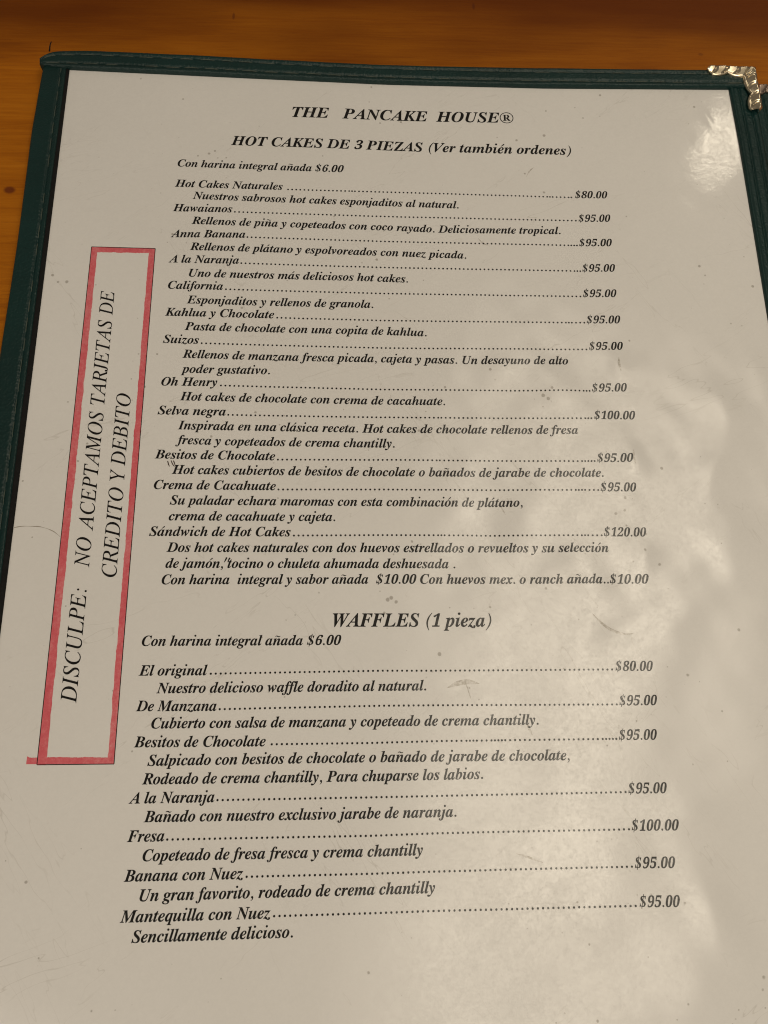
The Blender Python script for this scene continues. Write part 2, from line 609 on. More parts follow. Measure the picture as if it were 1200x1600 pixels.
top_prof = profile(1.35, -2.3, [(0.27, 0.40), (0.73, 0.40)], bead=0.28, outer=1.0, width=7.6)
tb, A, B, wz = strip('top_binding', [[(-8.9, -2.2), (-7.9, -4.2), (-5.5, -5.6), (4.9, -6.3), (37, -5.9), (98, -4.6), (150, -5.6), (203, -7.2), (219.0, -7.6)],
                                     [(-8.5, 0.6), (-6.5, 0.7), (-4.5, 0.8), (1.0, 0.9), (37, 1.5), (98, 2.5), (150, 1.9), (203, 0.2), (219.0, -0.4)]],
                     top_prof, M_GREEN, menu, n=190, wob=0.05, seed=6)
stitches(A, B, 0.27, 1.07, tb, wz=wz, seed=12, r=0.16, skip=0.12)
stitches(A, B, 0.73, 1.07, tb, wz=wz, seed=13, r=0.16, skip=0.12)

# second leaf of the folder, showing under the right-hand edge
bl = slab('back_leaf', -4.0, -1.6, 226.0, 286.0, -4.9, -3.2, M_LINING_GAP, menu)
bp = profile(-2.15, -4.95, [(0.26, 0.4), (0.68, 0.4)], bead=0.2, outer=0.8, width=9)
bp[-1] = (1.0, -3.4)
bb, A, B, wz = strip('right_binding', [[(229.6, -3.4), (230.0, 60), (230.0, 286)], [(219.9, -3.4), (220.6, 60), (220.6, 286)]],
                     bp, M_GREEN, bl, n=120, wob=0.04, seed=14)
# stitches of the second leaf would be a fourth level: they are pressed into the profile only


def metal_corner(name, cu, cv, la, lb_, z, mat, parent, label, seed=0, flip=1):
    """embossed L-shaped corner: outer corner at (cu,cv), arms along -u (la) and +v (lb_)"""
    ns, nt = 150, 18
    P, F = [], []
    tot = la + lb_
    ph = seed * 1.7
    for i in range(ns + 1):
        s = tot * i / ns
        # scalloped inner edge
        if s <= la:
            x = s / la
            w = 2.3 + 1.25 * abs(math.sin(math.pi * (x * 2.15 + 0.12))) ** 0.8 + 0.6 * x
            w *= 1.12 * min(1.0, (x / 0.10 + 0.02)) ** 0.5
        else:
            x = (tot - s) / lb_
            w = 2.6 + 1.5 * abs(math.sin(math.pi * (x * 2.0 + 0.22))) ** 0.8 + 0.3 * x
            w *= 1.15 * min(1.0, 0.45 + x / 0.10) ** 0.5
        for j in range(nt + 1):
            t = j / nt
            if s <= la:
                bu, bv = cu - la + s, cv + 1.5 * max(0.0, 1 - s / 1.8) ** 2
                lim = la - s
                du, dv = -max(0.0, t * w - lim) * 0.0, t * w
                # mitre near the corner: pull the inner side back along the arm
                k = max(0.0, 1 - lim / 4.2)
                bu -= k * t * w
            else:
                bu, bv = cu - 1.2 * max(0.0, 1 - (tot - s) / 1.6) ** 2, cv + (s - la)
                lim = s - la
                du, dv = -t * w, 0.0
                k = max(0.0, 1 - lim / 4.2)
                bv += k * t * w
            dome = math.sin(math.pi * min(1.0, 0.12 + 0.88 * t)) ** 0.8
            zz = z + (1.0 * min(1.0, t / 0.16) - 0.85 * max(0.0, t - 0.16) ** 0.9)
            # curled acanthus grooves running across the band
            d = s if s < la else tot - s
            env = min(1.0, max(0.0, t - 0.06) / 0.08) * max(0.0, min(1.0, (0.88 - t) / 0.2))
            x = (d + 3.0 * t - 1.5 * math.sin(math.pi * t) + 0.9 + ph) % 3.7
            x = min(x, 3.7 - x)
            zz -= 0.50 * math.exp(-(x / 0.34) ** 2) * env
            zz -= 0.30 * math.exp(-((t - 0.13) / 0.05) ** 2)
            if t > 0.84:
                zz += 0.12 * math.sin((t - 0.84) / 0.16 * math.pi)
            P.append(W(bu + du, bv + dv, zz))
    m = nt + 1
    for i in range(ns):
        for j in range(nt):
            a = i * m + j
            F.append((a, a + 1, a + m + 1, a + m))
    # outer flange wrapping over the edge, and the inner rim pressed down on the leatherette
    base = len(P)
    for i in range(ns + 1):
        p = P[i * m]
        P.append((p[0], p[1], p[2] - 0.0018))
    for i in range(ns):
        F.append((i * m, (i + 1) * m, base + i + 1, base + i))
    base = len(P)
    for i in range(ns + 1):
        p = P[i * m + nt]
        P.append((p[0], p[1], p[2] - 0.0006))
    for i in range(ns):
        F.append((i * m + nt, base + i, base + i + 1, (i + 1) * m + nt))
    o = mesh_obj(name, P, F, mat, parent)
    o['label'] = label
    return o


metal_corner('metal_corner', 219.9, -8.1, 16.6, 17.4, 1.55, M_BRASS, menu, 'shiny pale brass embossed corner on the upper right of the front leaf', seed=0)
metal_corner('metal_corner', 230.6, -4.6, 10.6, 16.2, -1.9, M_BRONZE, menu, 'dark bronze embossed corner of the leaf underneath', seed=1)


def loose_thread():
    pts = [(-6.3, -5.2, 1.0), (-6.1, -5.9, 1.6), (-5.9, -6.8, 2.0), (-5.6, -7.7, 2.1)]
    P, F = [], []
    for i, (u, v, z) in enumerate(pts):
        r = 0.26 - 0.04 * i
        for j in range(6):
            a = j / 6 * 2 * math.pi
            P.append(W(u + math.cos(a) * r, v, z + math.sin(a) * r))
    for i in range(len(pts) - 1):
        for j in range(6):
            F.append((i * 6 + j, i * 6 + (j + 1) % 6, i * 6 + 6 + (j + 1) % 6, i * 6 + 6 + j))
    F.append(tuple(range(5, -1, -1)))
    F.append(tuple(18 + j for j in range(6)))
    mesh_obj('loose_thread', P, F, M_LINING_GAP, menu)


loose_thread()

# ------------------------------------------------------------------ lettering
# letter outlines: (advance, contours) in thousandths of the type size; plain = bold italic, _i = light italic, _b = bold
GLYPHS = {
 '0': (559, '280,-17 196,-5 131,31 83,88 51,163 33,254 27,359 33,464 51,554 83,628 131,684 196,719 281,731 362,719 426,684 473,628 506,553 525,463 532,358 525,253 506,163 473,88 425,31 361,-5|280,62 309,70 332,94 347,137 359,231 363,358 359,484 347,578 332,620 310,644 281,652 251,644 229,620 213,578 200,484 196,358 200,231 213,137 229,94 251,70'),
 '1': (559, '91,-6 91,60 178,60 199,63 212,71 220,88 223,118 225,609 165,539 133,516 100,508 75,514 54,531 40,556 35,593 107,619 192,671 264,725 385,725 385,118 387,92 394,74 406,63 430,60 517,60 517,-6'),
 '2': (559, '29,-6 29,106 178,258 233,317 273,369 300,415 318,459 327,504 330,553 325,601 311,632 288,650 259,656 219,646 193,616 179,564 173,483 114,489 71,507 42,540 32,589 39,626 58,660 90,689 135,712 191,726 259,731 359,719 433,685 467,650 488,608 495,558 491,522 482,487 439,414 360,323 235,200 140,114 362,117 390,121 412,133 429,153 440,181 449,217 520,217 514,-6'),
 '3': (559, '243,-17 174,-12 118,1 76,21 45,47 27,78 21,110 28,146 49,173 79,189 118,195 128,134 152,97 189,74 236,67 266,70 294,79 318,95 336,121 348,158 352,207 343,256 315,296 268,322 204,332 136,332 136,407 207,407 262,416 299,445 321,489 328,547 323,594 309,628 285,649 252,656 223,651 202,636 188,612 179,581 172,501 109,507 66,524 39,554 29,597 44,649 88,693 160,721 257,731 354,720 430,687 466,653 487,611 495,561 483,497 449,444 398,403 346,382 419,360 458,336 490,303 512,260 520,206 514,148 496,100 469,62 433,32 391,9 344,-5'),
 '5': (559, '245,-17 176,-12 123,1 82,22 55,49 39,79 33,111 39,144 58,168 86,182 125,187 137,126 150,102 169,83 195,71 230,67 260,70 288,80 311,99 330,127 342,167 346,220 338,283 313,327 272,353 217,361 155,356 106,343 53,364 86,721 476,721 482,526 413,526 404,564 392,589 382,595 364,598 162,598 147,427 187,436 250,441 323,434 387,416 440,386 480,343 505,287 513,220 507,159 488,108 460,67 424,35 383,12 338,-4'),
 '6': (559, '293,-17 222,-7 159,21 108,69 70,136 46,223 38,330 43,411 56,486 78,554 110,613 150,662 201,699 261,723 330,731 389,727 436,715 471,696 495,672 509,644 514,614 506,582 484,554 445,536 381,529 375,594 357,642 342,654 321,658 287,651 258,630 233,594 206,512 192,410 237,433 276,442 324,445 382,438 432,420 474,388 506,345 524,293 531,231 524,163 504,103 470,53 424,14 364,-9|296,63 327,72 351,99 367,148 372,221 366,290 349,336 322,362 287,370 261,367 233,356 193,326 201,206 224,123 258,78'),
 '8': (559, '273,-17 196,-10 133,10 85,41 50,82 30,130 23,182 34,243 66,292 114,331 166,361 120,393 80,436 55,486 46,542 52,589 69,634 100,673 145,704 206,724 285,731 351,725 406,708 449,679 491,621 505,549 495,493 466,450 422,414 374,387 444,348 496,301 526,249 536,189 528,129 504,78 466,37 413,7 349,-11|301,429 329,449 350,475 361,508 365,551 355,604 343,626 326,644 305,655 279,659 246,652 221,630 206,596 201,554 207,510 227,478 260,452|278,54 321,62 355,86 376,124 383,172 375,214 351,249 307,281 245,313 217,291 193,262 177,225 172,178 179,127 201,88 235,62'),
 '9': (559, '227,-17 172,-12 128,1 96,20 73,45 61,74 56,103 60,125 70,144 87,158 116,168 135,122 159,89 190,67 232,60 286,77 326,129 354,217 368,333 352,311 319,289 279,273 231,268 176,275 127,293 85,323 54,366 35,419 28,482 35,551 57,611 91,661 138,699 196,723 264,731 334,722 397,695 448,648 488,583 512,496 521,388 516,308 504,232 483,163 453,103 413,53 362,15 300,-9|274,354 305,358 330,371 351,391 366,416 359,523 338,597 308,637 270,650 235,641 209,611 192,560 187,488 197,412 226,368'),
 'A': (625, '-108,-6 -108,30 -62,42 -24,76 478,694 516,694 493,132 493,119 502,71 530,43 585,30 585,-6 259,-6 259,30 306,41 330,61 342,91 347,129 348,203 147,203 78,116 55,81 48,61 61,42 113,30 113,-6|187,255 351,256 364,478'),
 'A_i': (690, '-128,-2 -124,21 -79,28 -39,49 -1,84 158,272 529,709 552,709 527,86 531,56 546,37 572,26 614,21 611,-2 327,-2 331,21 341,21 381,26 404,40 417,69 423,116 427,233 198,233 185,230 173,222 99,133 61,82 49,53 53,37 64,28 120,21 114,-2|216,273 429,274 442,543'),
 'B': (641, '-57,-6 -57,29 -2,37 14,47 27,64 52,129 165,551 171,576 172,601 169,618 159,629 103,642 103,678 330,678 464,669 554,642 592,612 615,573 623,525 610,464 574,415 514,377 441,356 508,327 554,275 570,208 562,154 540,103 501,58 442,23 361,1 255,-6|299,376 370,388 421,421 452,473 462,542 453,592 424,621 376,631 351,624 337,601 278,377 287,376|247,40 311,52 361,89 393,147 404,222 390,283 349,319 278,332 267,332 206,110 199,67 210,47'),
 'B_i': (653, '-53,-2 -47,22 -40,22 0,27 27,41 46,67 61,109 185,573 194,625 190,645 177,658 155,666 119,670 124,694 381,694 482,685 555,656 598,609 613,543 594,469 537,412 445,374 509,340 549,287 562,216 552,154 524,100 478,57 416,25 341,5 255,-2|287,387 382,398 450,430 480,462 498,501 504,549 490,608 449,644 379,656 333,653 314,640 301,610 282,543 245,401 247,394 254,390|228,33 293,39 347,56 390,84 421,123 440,170 446,226 436,282 407,321 358,343 289,351 244,349 232,343 225,330 165,108 160,86 158,66 162,49 174,39'),
 'C': (655, '301,-24 221,-15 152,9 97,49 57,103 32,169 23,245 30,319 48,393 78,463 119,527 168,585 225,631 290,667 357,688 427,696 497,690 574,673 592,670 605,668 622,673 639,696 677,696 631,452 591,455 582,543 556,601 515,636 460,647 395,634 334,592 279,523 232,425 199,315 189,212 199,138 230,83 278,48 341,37 415,50 482,91 547,166 586,136 503,45 409,-6'),
 'C_i': (701, '325,-17 243,-8 173,17 115,59 72,116 45,185 36,266 44,339 67,411 103,480 150,544 206,601 269,647 337,681 407,702 478,709 541,702 613,683 641,677 659,683 674,702 697,702 656,493 631,493 632,511 632,526 622,588 595,634 550,662 488,672 427,664 367,639 311,600 261,549 219,488 186,417 165,341 158,260 164,193 181,137 211,91 250,57 297,37 352,30 437,44 518,85 594,156 616,136 550,67 482,20 408,-8'),
 'D': (720, '-57,-6 -57,29 -2,37 14,47 27,64 52,129 165,550 172,597 169,617 159,628 103,642 103,678 376,678 516,660 617,606 678,517 698,392 689,311 664,234 624,163 567,101 524,66 479,39 430,18 374,4 308,-4 231,-6|252,38 313,46 369,70 418,109 459,160 493,221 518,290 533,366 538,444 529,528 501,588 455,623 390,634 363,631 348,623 329,584 204,115 200,91 198,73 201,56 208,46 225,40'),
 'D_i': (755, '-56,-2 -48,22 -42,22 -2,26 25,40 44,65 60,109 185,573 194,624 190,644 177,658 154,666 117,670 125,694 391,694 484,685 564,659 628,617 676,560 705,488 715,405 707,326 682,250 642,181 587,120 519,69 439,31 348,6 248,-2|253,35 332,43 401,67 460,105 508,155 546,215 573,282 590,354 595,428 589,497 571,554 540,599 498,631 444,650 378,657 331,652 317,643 307,629 289,575 170,133 158,73 163,55 180,44 209,37'),
 'E': (656, '-57,-6 -57,29 -2,37 14,47 27,64 52,129 165,551 171,577 172,597 169,617 159,628 103,642 103,678 651,678 611,477 572,477 572,491 561,558 531,600 479,624 401,632 363,629 346,618 334,590 278,380 298,380 345,382 381,389 409,402 432,421 472,486 509,486 435,197 401,197 403,223 403,242 396,285 377,312 342,327 289,333 275,333 266,332 205,107 200,83 197,65 199,54 207,47 257,41 323,44 379,56 427,76 470,107 510,150 551,210 588,210 526,-7'),
 'E_i': (676, '-53,-2 -47,22 -41,22 -1,26 26,39 44,65 60,110 185,573 194,624 190,644 177,658 155,666 119,670 124,694 657,694 628,540 607,540 604,586 596,615 580,635 554,647 460,656 375,656 331,652 318,645 309,634 294,589 240,389 321,389 385,395 429,412 457,441 477,487 500,487 429,238 407,238 410,279 403,326 392,339 376,346 318,351 231,351 169,124 161,92 158,70 162,54 174,44 228,37 297,37 363,41 418,52 466,73 506,102 542,141 574,192 598,192 524,-2'),
 'F': (611, '-57,-6 -57,29 -2,37 14,47 27,64 52,129 165,551 171,576 172,601 169,618 158,629 139,637 103,641 103,678 643,678 601,475 562,475 562,494 551,557 522,599 469,623 390,631 366,629 353,623 335,588 278,375 285,375 299,375 357,381 402,400 436,431 462,483 499,483 426,195 393,195 395,219 395,236 391,272 382,297 367,313 343,323 265,330 208,121 200,70 203,53 213,41 232,34 270,29 270,-6'),
 'H': (756, '-57,-6 -57,29 -2,37 14,47 27,64 52,129 165,551 171,576 172,601 169,618 158,629 139,637 103,641 103,678 429,678 429,641 373,633 357,623 345,606 321,542 278,382 503,382 549,550 556,601 553,618 542,629 522,637 486,641 486,678 813,678 813,641 758,634 743,625 730,610 706,547 592,121 584,71 587,53 597,41 617,34 654,29 654,-6 328,-6 328,29 382,37 398,47 411,64 436,129 488,323 262,323 208,121 200,70 206,49 227,36 270,28 270,-6'),
 'I': (371, '-57,-6 -57,29 -2,37 14,47 27,64 52,129 165,551 171,576 172,600 166,621 145,634 102,641 102,678 429,678 429,641 370,632 355,622 344,607 320,542 207,121 199,70 205,49 226,36 270,29 270,-6'),
 'I_i': (365, '-49,-2 -41,22 -36,22 14,29 30,39 43,54 65,109 190,573 199,624 195,644 182,658 159,666 122,670 130,694 413,694 407,670 397,670 360,665 334,652 316,626 300,583 175,119 166,67 170,47 183,34 205,26 241,22 236,-2'),
 'J_i': (382, '33,-17 -13,-11 -48,8 -71,37 -78,73 -74,96 -63,114 -46,127 -24,131 -4,128 13,117 24,101 28,82 26,70 23,58 19,39 25,22 41,16 61,22 74,40 86,71 99,115 218,565 230,626 225,646 210,658 140,668 149,694 439,694 432,670 391,666 365,655 347,632 332,591 229,199 196,104 153,37 99,-4'),
 'K': (635, '-57,-6 -57,29 -2,37 14,47 27,64 52,129 165,551 171,577 172,597 169,617 159,628 103,642 103,678 429,678 429,641 373,633 357,623 345,606 321,542 273,360 271,364 273,365 450,526 506,583 524,616 513,632 471,644 471,678 691,678 691,641 677,641 642,626 583,579 388,396 532,87 559,46 575,37 607,31 607,-6 313,-6 313,33 334,33 370,40 375,47 377,58 356,120 263,318 262,319 260,316 208,121 200,70 203,52 213,41 233,33 270,29 270,-6'),
 'L': (633, '-57,-6 -57,29 -2,37 14,47 27,64 52,129 165,550 172,597 169,617 159,629 139,637 102,641 102,678 429,678 429,641 372,632 356,622 343,604 320,542 209,122 198,64 201,53 214,47 241,43 280,42 368,51 441,80 499,130 550,206 594,205 527,-6'),
 'L_i': (668, '-39,-2 -33,22 -27,22 13,26 40,40 59,65 75,109 199,574 207,603 209,624 205,644 192,658 169,666 133,670 138,694 418,694 409,671 370,666 343,653 324,627 308,584 188,136 177,95 174,76 178,56 189,45 245,37 316,37 387,40 442,50 487,69 525,98 559,140 593,198 616,198 549,-2'),
 'M': (874, '274,-23 213,529 108,121 100,70 103,52 113,41 133,33 170,29 170,-6 -59,-6 -59,29 -3,37 12,47 25,64 50,129 163,550 170,600 167,618 157,630 137,637 101,641 101,678 340,678 394,207 695,678 933,678 933,641 877,633 861,623 848,606 824,542 711,120 705,95 704,71 710,49 731,36 775,29 775,-6 448,-6 448,28 505,38 520,48 531,63 542,88 556,129 671,547 312,-23'),
 'M_i': (878, '-57,-2 -50,22 4,29 22,39 35,54 57,109 188,573 197,624 193,644 180,658 157,666 120,670 128,694 318,694 389,164 738,694 932,694 924,670 915,670 878,665 852,652 834,626 818,583 694,119 687,89 684,67 688,47 701,34 724,26 760,22 755,-2 476,-2 482,19 534,29 551,40 565,58 589,124 714,581 327,-2 310,-2 234,582 116,153 101,71 105,48 118,33 140,25 178,21 172,-2'),
 'N': (697, '457,-23 209,512 107,121 99,70 105,49 126,36 170,29 170,-6 -59,-6 -59,29 -4,37 12,47 26,64 50,129 156,530 164,567 166,589 162,611 151,626 129,635 90,641 90,678 297,678 504,216 592,551 599,580 601,598 598,617 587,629 567,637 531,641 531,678 759,678 759,641 704,633 688,623 675,607 650,542 496,-23'),
 'N_i': (745, '502,-18 229,552 114,125 105,89 103,64 107,44 120,32 183,22 178,-2 -53,-2 -47,22 -5,26 24,39 44,65 60,109 191,586 194,597 195,608 190,630 177,650 155,665 128,670 118,670 124,694 272,694 526,164 634,567 643,603 645,628 641,648 628,660 564,670 569,694 801,694 794,670 742,663 724,654 710,638 687,583 524,-18'),
 'O': (712, '266,-24 197,-16 137,6 88,44 51,95 29,156 21,229 29,304 50,379 85,452 129,519 183,580 242,629 306,666 374,688 445,696 516,688 576,666 626,629 663,579 685,518 693,447 686,371 665,295 632,222 588,153 535,93 473,43 406,6 337,-16|274,26 315,33 355,56 392,94 445,179 491,295 523,417 533,521 527,576 508,616 478,639 438,647 402,641 367,621 333,589 300,547 267,490 237,425 212,355 194,284 182,215 179,153 185,97 204,57 233,34'),
 'O_i': (769, '298,-17 221,-9 156,14 102,52 63,104 38,167 30,241 36,309 55,377 85,442 124,504 171,561 224,610 283,651 345,682 410,702 475,709 551,701 616,677 668,638 706,586 730,523 738,450 733,394 720,337 698,280 670,225 636,173 597,125 554,82 507,46 442,11 372,-10|299,17 349,24 398,45 443,78 485,120 524,171 557,229 584,292 604,358 617,426 621,493 612,572 583,629 538,663 477,675 424,667 371,644 320,606 273,556 231,495 196,425 159,314 150,259 147,204 157,124 187,65 235,29'),
 'P': (609, '-57,-6 -57,29 -2,37 14,47 27,64 52,129 165,551 171,576 172,601 169,618 159,628 103,642 103,678 386,678 486,668 558,637 602,586 617,515 607,460 580,410 538,368 483,338 404,320 291,314 260,314 208,121 200,70 203,52 213,41 233,33 270,29 270,-6|296,361 345,366 385,381 416,407 447,464 457,540 448,591 421,620 375,630 357,628 347,622 331,582 273,362 281,361'),
 'P_i': (600, '-53,-2 -47,22 -40,22 -1,26 26,39 44,64 60,109 185,573 194,624 190,645 177,658 155,666 119,670 124,694 398,694 490,684 557,655 597,606 610,537 601,480 575,429 533,387 477,356 409,336 329,329 237,329 226,326 221,318 162,96 159,82 158,68 163,45 178,32 249,22 241,-2|287,363 350,368 401,384 441,411 470,446 487,490 493,542 485,595 462,631 421,653 363,660 338,657 322,650 309,633 298,602 241,392 239,376 246,366'),
 'R_b': (704, '17,-6 17,32 64,39 88,52 100,77 105,120 105,564 100,603 88,626 64,640 18,647 18,685 323,685 455,673 550,640 593,604 619,556 628,498 610,421 557,364 479,330 648,79 678,43 692,35 718,32 722,-6 500,-6 296,310 278,310 278,120 282,77 294,52 318,39 367,32 367,-6|278,355 303,355 368,363 412,389 437,434 445,500 438,560 417,602 383,627 334,635 303,632 288,624 280,607 278,574'),
 'R': (639, '-57,-6 -57,29 -2,37 14,47 27,64 52,129 165,551 171,577 172,597 169,617 159,628 103,642 103,678 377,678 487,668 563,640 597,610 618,570 625,521 612,459 574,406 512,365 434,340 516,93 529,64 546,46 567,37 603,32 603,-6 391,-6 284,325 263,325 208,121 200,70 203,52 213,41 233,33 270,29 270,-6|293,372 364,383 416,418 448,472 459,542 450,593 423,622 377,632 350,625 335,592 275,372 281,372'),
 'R_i': (671, '-53,-2 -47,22 -40,22 0,27 27,41 46,67 61,109 185,573 194,625 190,645 177,658 155,666 119,670 124,694 419,694 512,684 578,654 608,624 626,586 632,542 619,476 582,422 519,379 434,349 525,128 547,80 569,47 593,28 624,22 631,22 623,-2 466,-2 328,338 307,338 262,339 228,342 172,132 160,68 164,45 177,31 198,24 230,21 244,21 236,-2|301,374 392,385 459,419 490,453 508,493 514,541 505,592 479,628 436,650 374,657 335,653 312,635 296,592 238,378 267,375'),
 'S': (549, '229,-24 164,-16 84,9 57,14 39,8 17,-18 -21,-18 34,222 74,222 74,208 83,127 111,71 155,37 216,26 247,30 275,43 298,62 317,87 329,115 332,145 329,172 319,197 278,249 207,314 141,380 107,437 97,501 104,554 125,601 158,640 201,670 252,689 309,696 371,689 442,669 465,665 485,671 506,693 544,693 493,474 452,474 454,491 454,502 449,543 437,578 418,607 394,629 365,643 333,647 296,640 264,619 242,587 235,548 239,522 252,496 298,444 331,413 365,383 408,339 442,293 463,243 471,187 464,127 442,75 407,33 359,1 299,-17'),
 'S_i': (549, '228,-16 161,-9 85,13 73,17 62,18 39,10 23,-14 2,-14 36,219 59,220 71,132 104,69 153,31 217,18 253,23 284,36 311,58 332,85 345,119 349,156 338,207 306,258 272,299 228,344 181,396 151,441 134,483 129,526 135,576 154,620 185,657 225,685 274,703 330,709 376,706 419,696 451,685 466,682 487,688 503,706 525,706 493,499 473,499 464,576 438,630 398,662 345,673 298,665 262,643 240,607 232,560 237,530 251,499 301,434 346,386 394,335 425,291 444,242 450,188 443,133 421,83 387,42 342,11 289,-9'),
 'T': (600, '59,-6 59,31 100,36 124,46 141,63 153,91 297,630 290,630 234,620 182,593 136,549 99,486 62,486 102,678 659,678 628,473 589,473 576,545 551,592 514,619 462,629 461,629 315,93 312,68 316,52 325,42 383,30 383,-6'),
 'T_i': (625, '72,-2 76,22 86,22 143,30 163,43 178,62 205,134 338,621 341,639 335,650 316,654 289,654 232,651 188,641 153,624 127,600 107,566 89,522 63,524 108,694 688,694 656,519 633,519 634,537 634,553 628,600 610,631 574,648 515,654 474,654 456,648 446,629 311,138 297,64 302,43 316,31 343,24 383,22 397,22 389,-2'),
 'U': (711, '288,-24 220,-18 164,-1 118,27 84,65 64,109 57,161 62,206 77,268 158,564 163,584 164,600 161,620 151,632 93,644 93,678 414,678 414,642 360,635 345,626 334,612 313,558 222,226 210,146 217,107 240,75 275,55 320,48 365,53 405,69 439,97 471,142 500,206 529,291 583,478 599,544 604,585 596,613 573,632 525,642 525,678 744,678 744,641 712,631 691,615 673,581 651,517 568,236 538,149 502,82 461,33 412,1 355,-18'),
 'U_i': (731, '298,-17 234,-11 180,5 135,33 102,71 82,116 75,168 80,212 93,270 175,577 184,625 179,647 166,660 141,667 98,671 104,694 400,694 396,671 384,671 343,665 314,648 294,616 277,567 203,287 185,212 179,163 188,110 216,70 261,44 321,36 375,41 422,58 461,84 492,119 520,177 549,271 618,528 633,613 629,641 617,658 593,667 553,671 557,694 794,694 791,671 775,671 728,659 698,625 684,589 667,530 591,242 563,157 528,91 486,41 434,8 372,-11'),
 'V': (594, '93,-23 119,548 116,587 101,615 76,633 36,642 36,678 349,678 349,640 293,629 282,620 275,607 271,584 267,544 248,193 521,537 551,577 561,612 549,631 500,641 500,678 720,678 720,638 710,638 683,633 661,619 611,565 134,-23'),
 'W': (818, '111,-24 115,536 112,584 100,614 78,631 39,639 39,678 324,678 324,640 291,631 276,617 269,592 265,551 259,248 435,548 435,581 432,609 421,626 402,636 366,640 366,678 648,678 648,641 614,636 599,626 591,608 586,579 583,478 573,252 760,574 770,595 772,610 761,632 724,641 714,641 714,678 913,678 913,642 876,632 853,615 807,552 462,-24 420,-24 436,460 151,-24'),
 'Y_i': (613, '68,-2 77,20 141,29 160,38 173,52 192,99 246,299 155,544 119,621 100,644 79,659 52,667 17,670 23,694 328,694 319,670 257,660 244,649 240,630 243,609 250,586 335,353 493,534 543,596 556,618 560,636 555,651 541,661 516,667 477,670 483,694 726,694 719,668 690,662 660,643 585,569 352,304 296,98 291,79 289,60 294,39 310,28 387,20 379,-2'),
 'Z': (594, '-18,-6 -18,30 416,629 372,628 312,624 260,613 216,595 176,568 139,531 100,480 60,484 119,678 592,678 592,630 169,41 238,43 328,52 402,80 463,128 516,203 556,203 496,-7'),
 'a': (500, '79,-20 33,-11 -3,16 -27,57 -35,109 -29,164 -14,221 11,277 42,331 79,378 121,416 185,455 246,468 284,460 311,435 319,406 330,458 451,458 365,159 351,108 347,83 349,70 355,67 381,82 422,139 455,118 400,40 347,-5 293,-20 255,-12 232,12 224,51 227,78 237,102 209,53 170,13 127,-11|138,68 158,73 179,88 221,144 256,221 280,302 288,369 285,394 274,407 256,411 236,406 214,388 168,323 129,235 110,170 104,120 108,90 119,73'),
 'b': (480, '114,-21 49,-11 -2,13 -18,28 -24,46 -17,78 117,560 128,613 126,626 121,633 87,639 66,639 66,678 170,689 289,707 197,388 229,430 275,458 325,468 371,458 408,431 432,387 440,329 434,274 418,218 392,163 358,111 317,66 271,28 196,-8|136,29 160,33 185,48 232,101 270,175 296,256 305,332 303,356 294,372 282,382 266,385 233,375 204,342 178,286 150,204 120,101 111,50 117,34'),
 'c': (412, '138,-21 72,-10 21,23 -10,76 -21,145 -11,220 18,294 65,361 127,417 197,455 266,468 316,461 355,439 380,408 389,371 384,340 369,316 347,301 318,296 293,300 273,312 260,331 255,354 265,386 274,409 270,419 257,423 236,417 212,398 166,328 131,237 121,191 118,147 122,108 136,80 157,63 183,58 221,67 259,97 303,152 340,125 278,43 211,-5'),
 'd': (498, '82,-21 35,-11 0,17 -22,62 -30,122 -25,171 -12,222 10,273 38,323 72,369 112,410 177,453 244,468 285,462 313,447 348,569 354,595 355,613 353,625 346,632 299,638 299,677 403,689 518,707 359,121 351,89 349,72 350,69 354,68 363,71 375,82 417,141 451,117 371,14 334,-12 295,-21 258,-13 235,12 227,52 240,103 211,53 172,12 130,-12|143,69 163,74 184,91 226,151 261,231 285,310 293,371 285,405 263,415 247,411 227,396 184,341 145,266 116,186 106,117 108,96 116,81 128,72'),
 'e': (401, '130,-21 68,-10 19,23 -12,76 -23,146 -16,202 3,258 32,312 69,362 112,405 160,438 210,460 262,468 310,461 346,441 370,409 378,369 361,309 312,253 231,208 123,180 118,131 122,101 134,78 154,64 182,60 216,69 250,97 289,151 328,126 271,43 206,-5|133,226 167,239 205,260 237,288 261,319 276,353 281,386 273,413 255,421 226,409 192,371 159,306'),
 'f': (288, '-98,-214 -136,-207 -166,-189 -186,-161 -193,-126 -189,-102 -177,-82 -158,-69 -135,-64 -114,-68 -97,-79 -86,-96 -82,-117 -91,-148 -98,-160 -96,-165 -88,-167 -71,-163 -56,-148 -28,-95 0,6 32,156 81,404 12,404 23,458 93,458 130,563 182,642 223,678 267,699 315,707 361,701 397,684 419,657 427,622 420,589 400,568 368,561 347,565 329,577 317,595 312,615 321,642 328,658 327,661 320,662 295,651 271,615 246,548 223,458 308,458 300,404 214,404 163,167 135,50 103,-45 65,-119 21,-172 -33,-203'),
 'g': (444, '115,-214 32,-206 -30,-182 -69,-145 -83,-99 -74,-62 -50,-33 -10,-8 38,10 4,37 -11,75 -5,104 13,128 41,152 74,171 48,189 25,215 11,246 6,281 14,329 36,374 71,412 115,442 166,461 222,468 299,455 365,419 457,419 451,364 397,364 398,354 400,335 392,285 369,240 333,202 288,173 235,155 176,148 126,151 110,137 105,126 113,113 141,100 203,81 273,53 304,36 326,17 347,-15 354,-54 346,-99 322,-138 285,-170 237,-194 180,-209|173,193 195,198 218,216 238,245 254,282 265,323 268,367 264,398 252,416 232,421 209,415 186,396 165,365 149,328 138,286 135,244 139,214 152,198|126,-167 172,-162 206,-146 227,-124 234,-98 227,-73 203,-54 91,-13 50,-37 26,-63 18,-92 25,-121 48,-145 83,-162'),
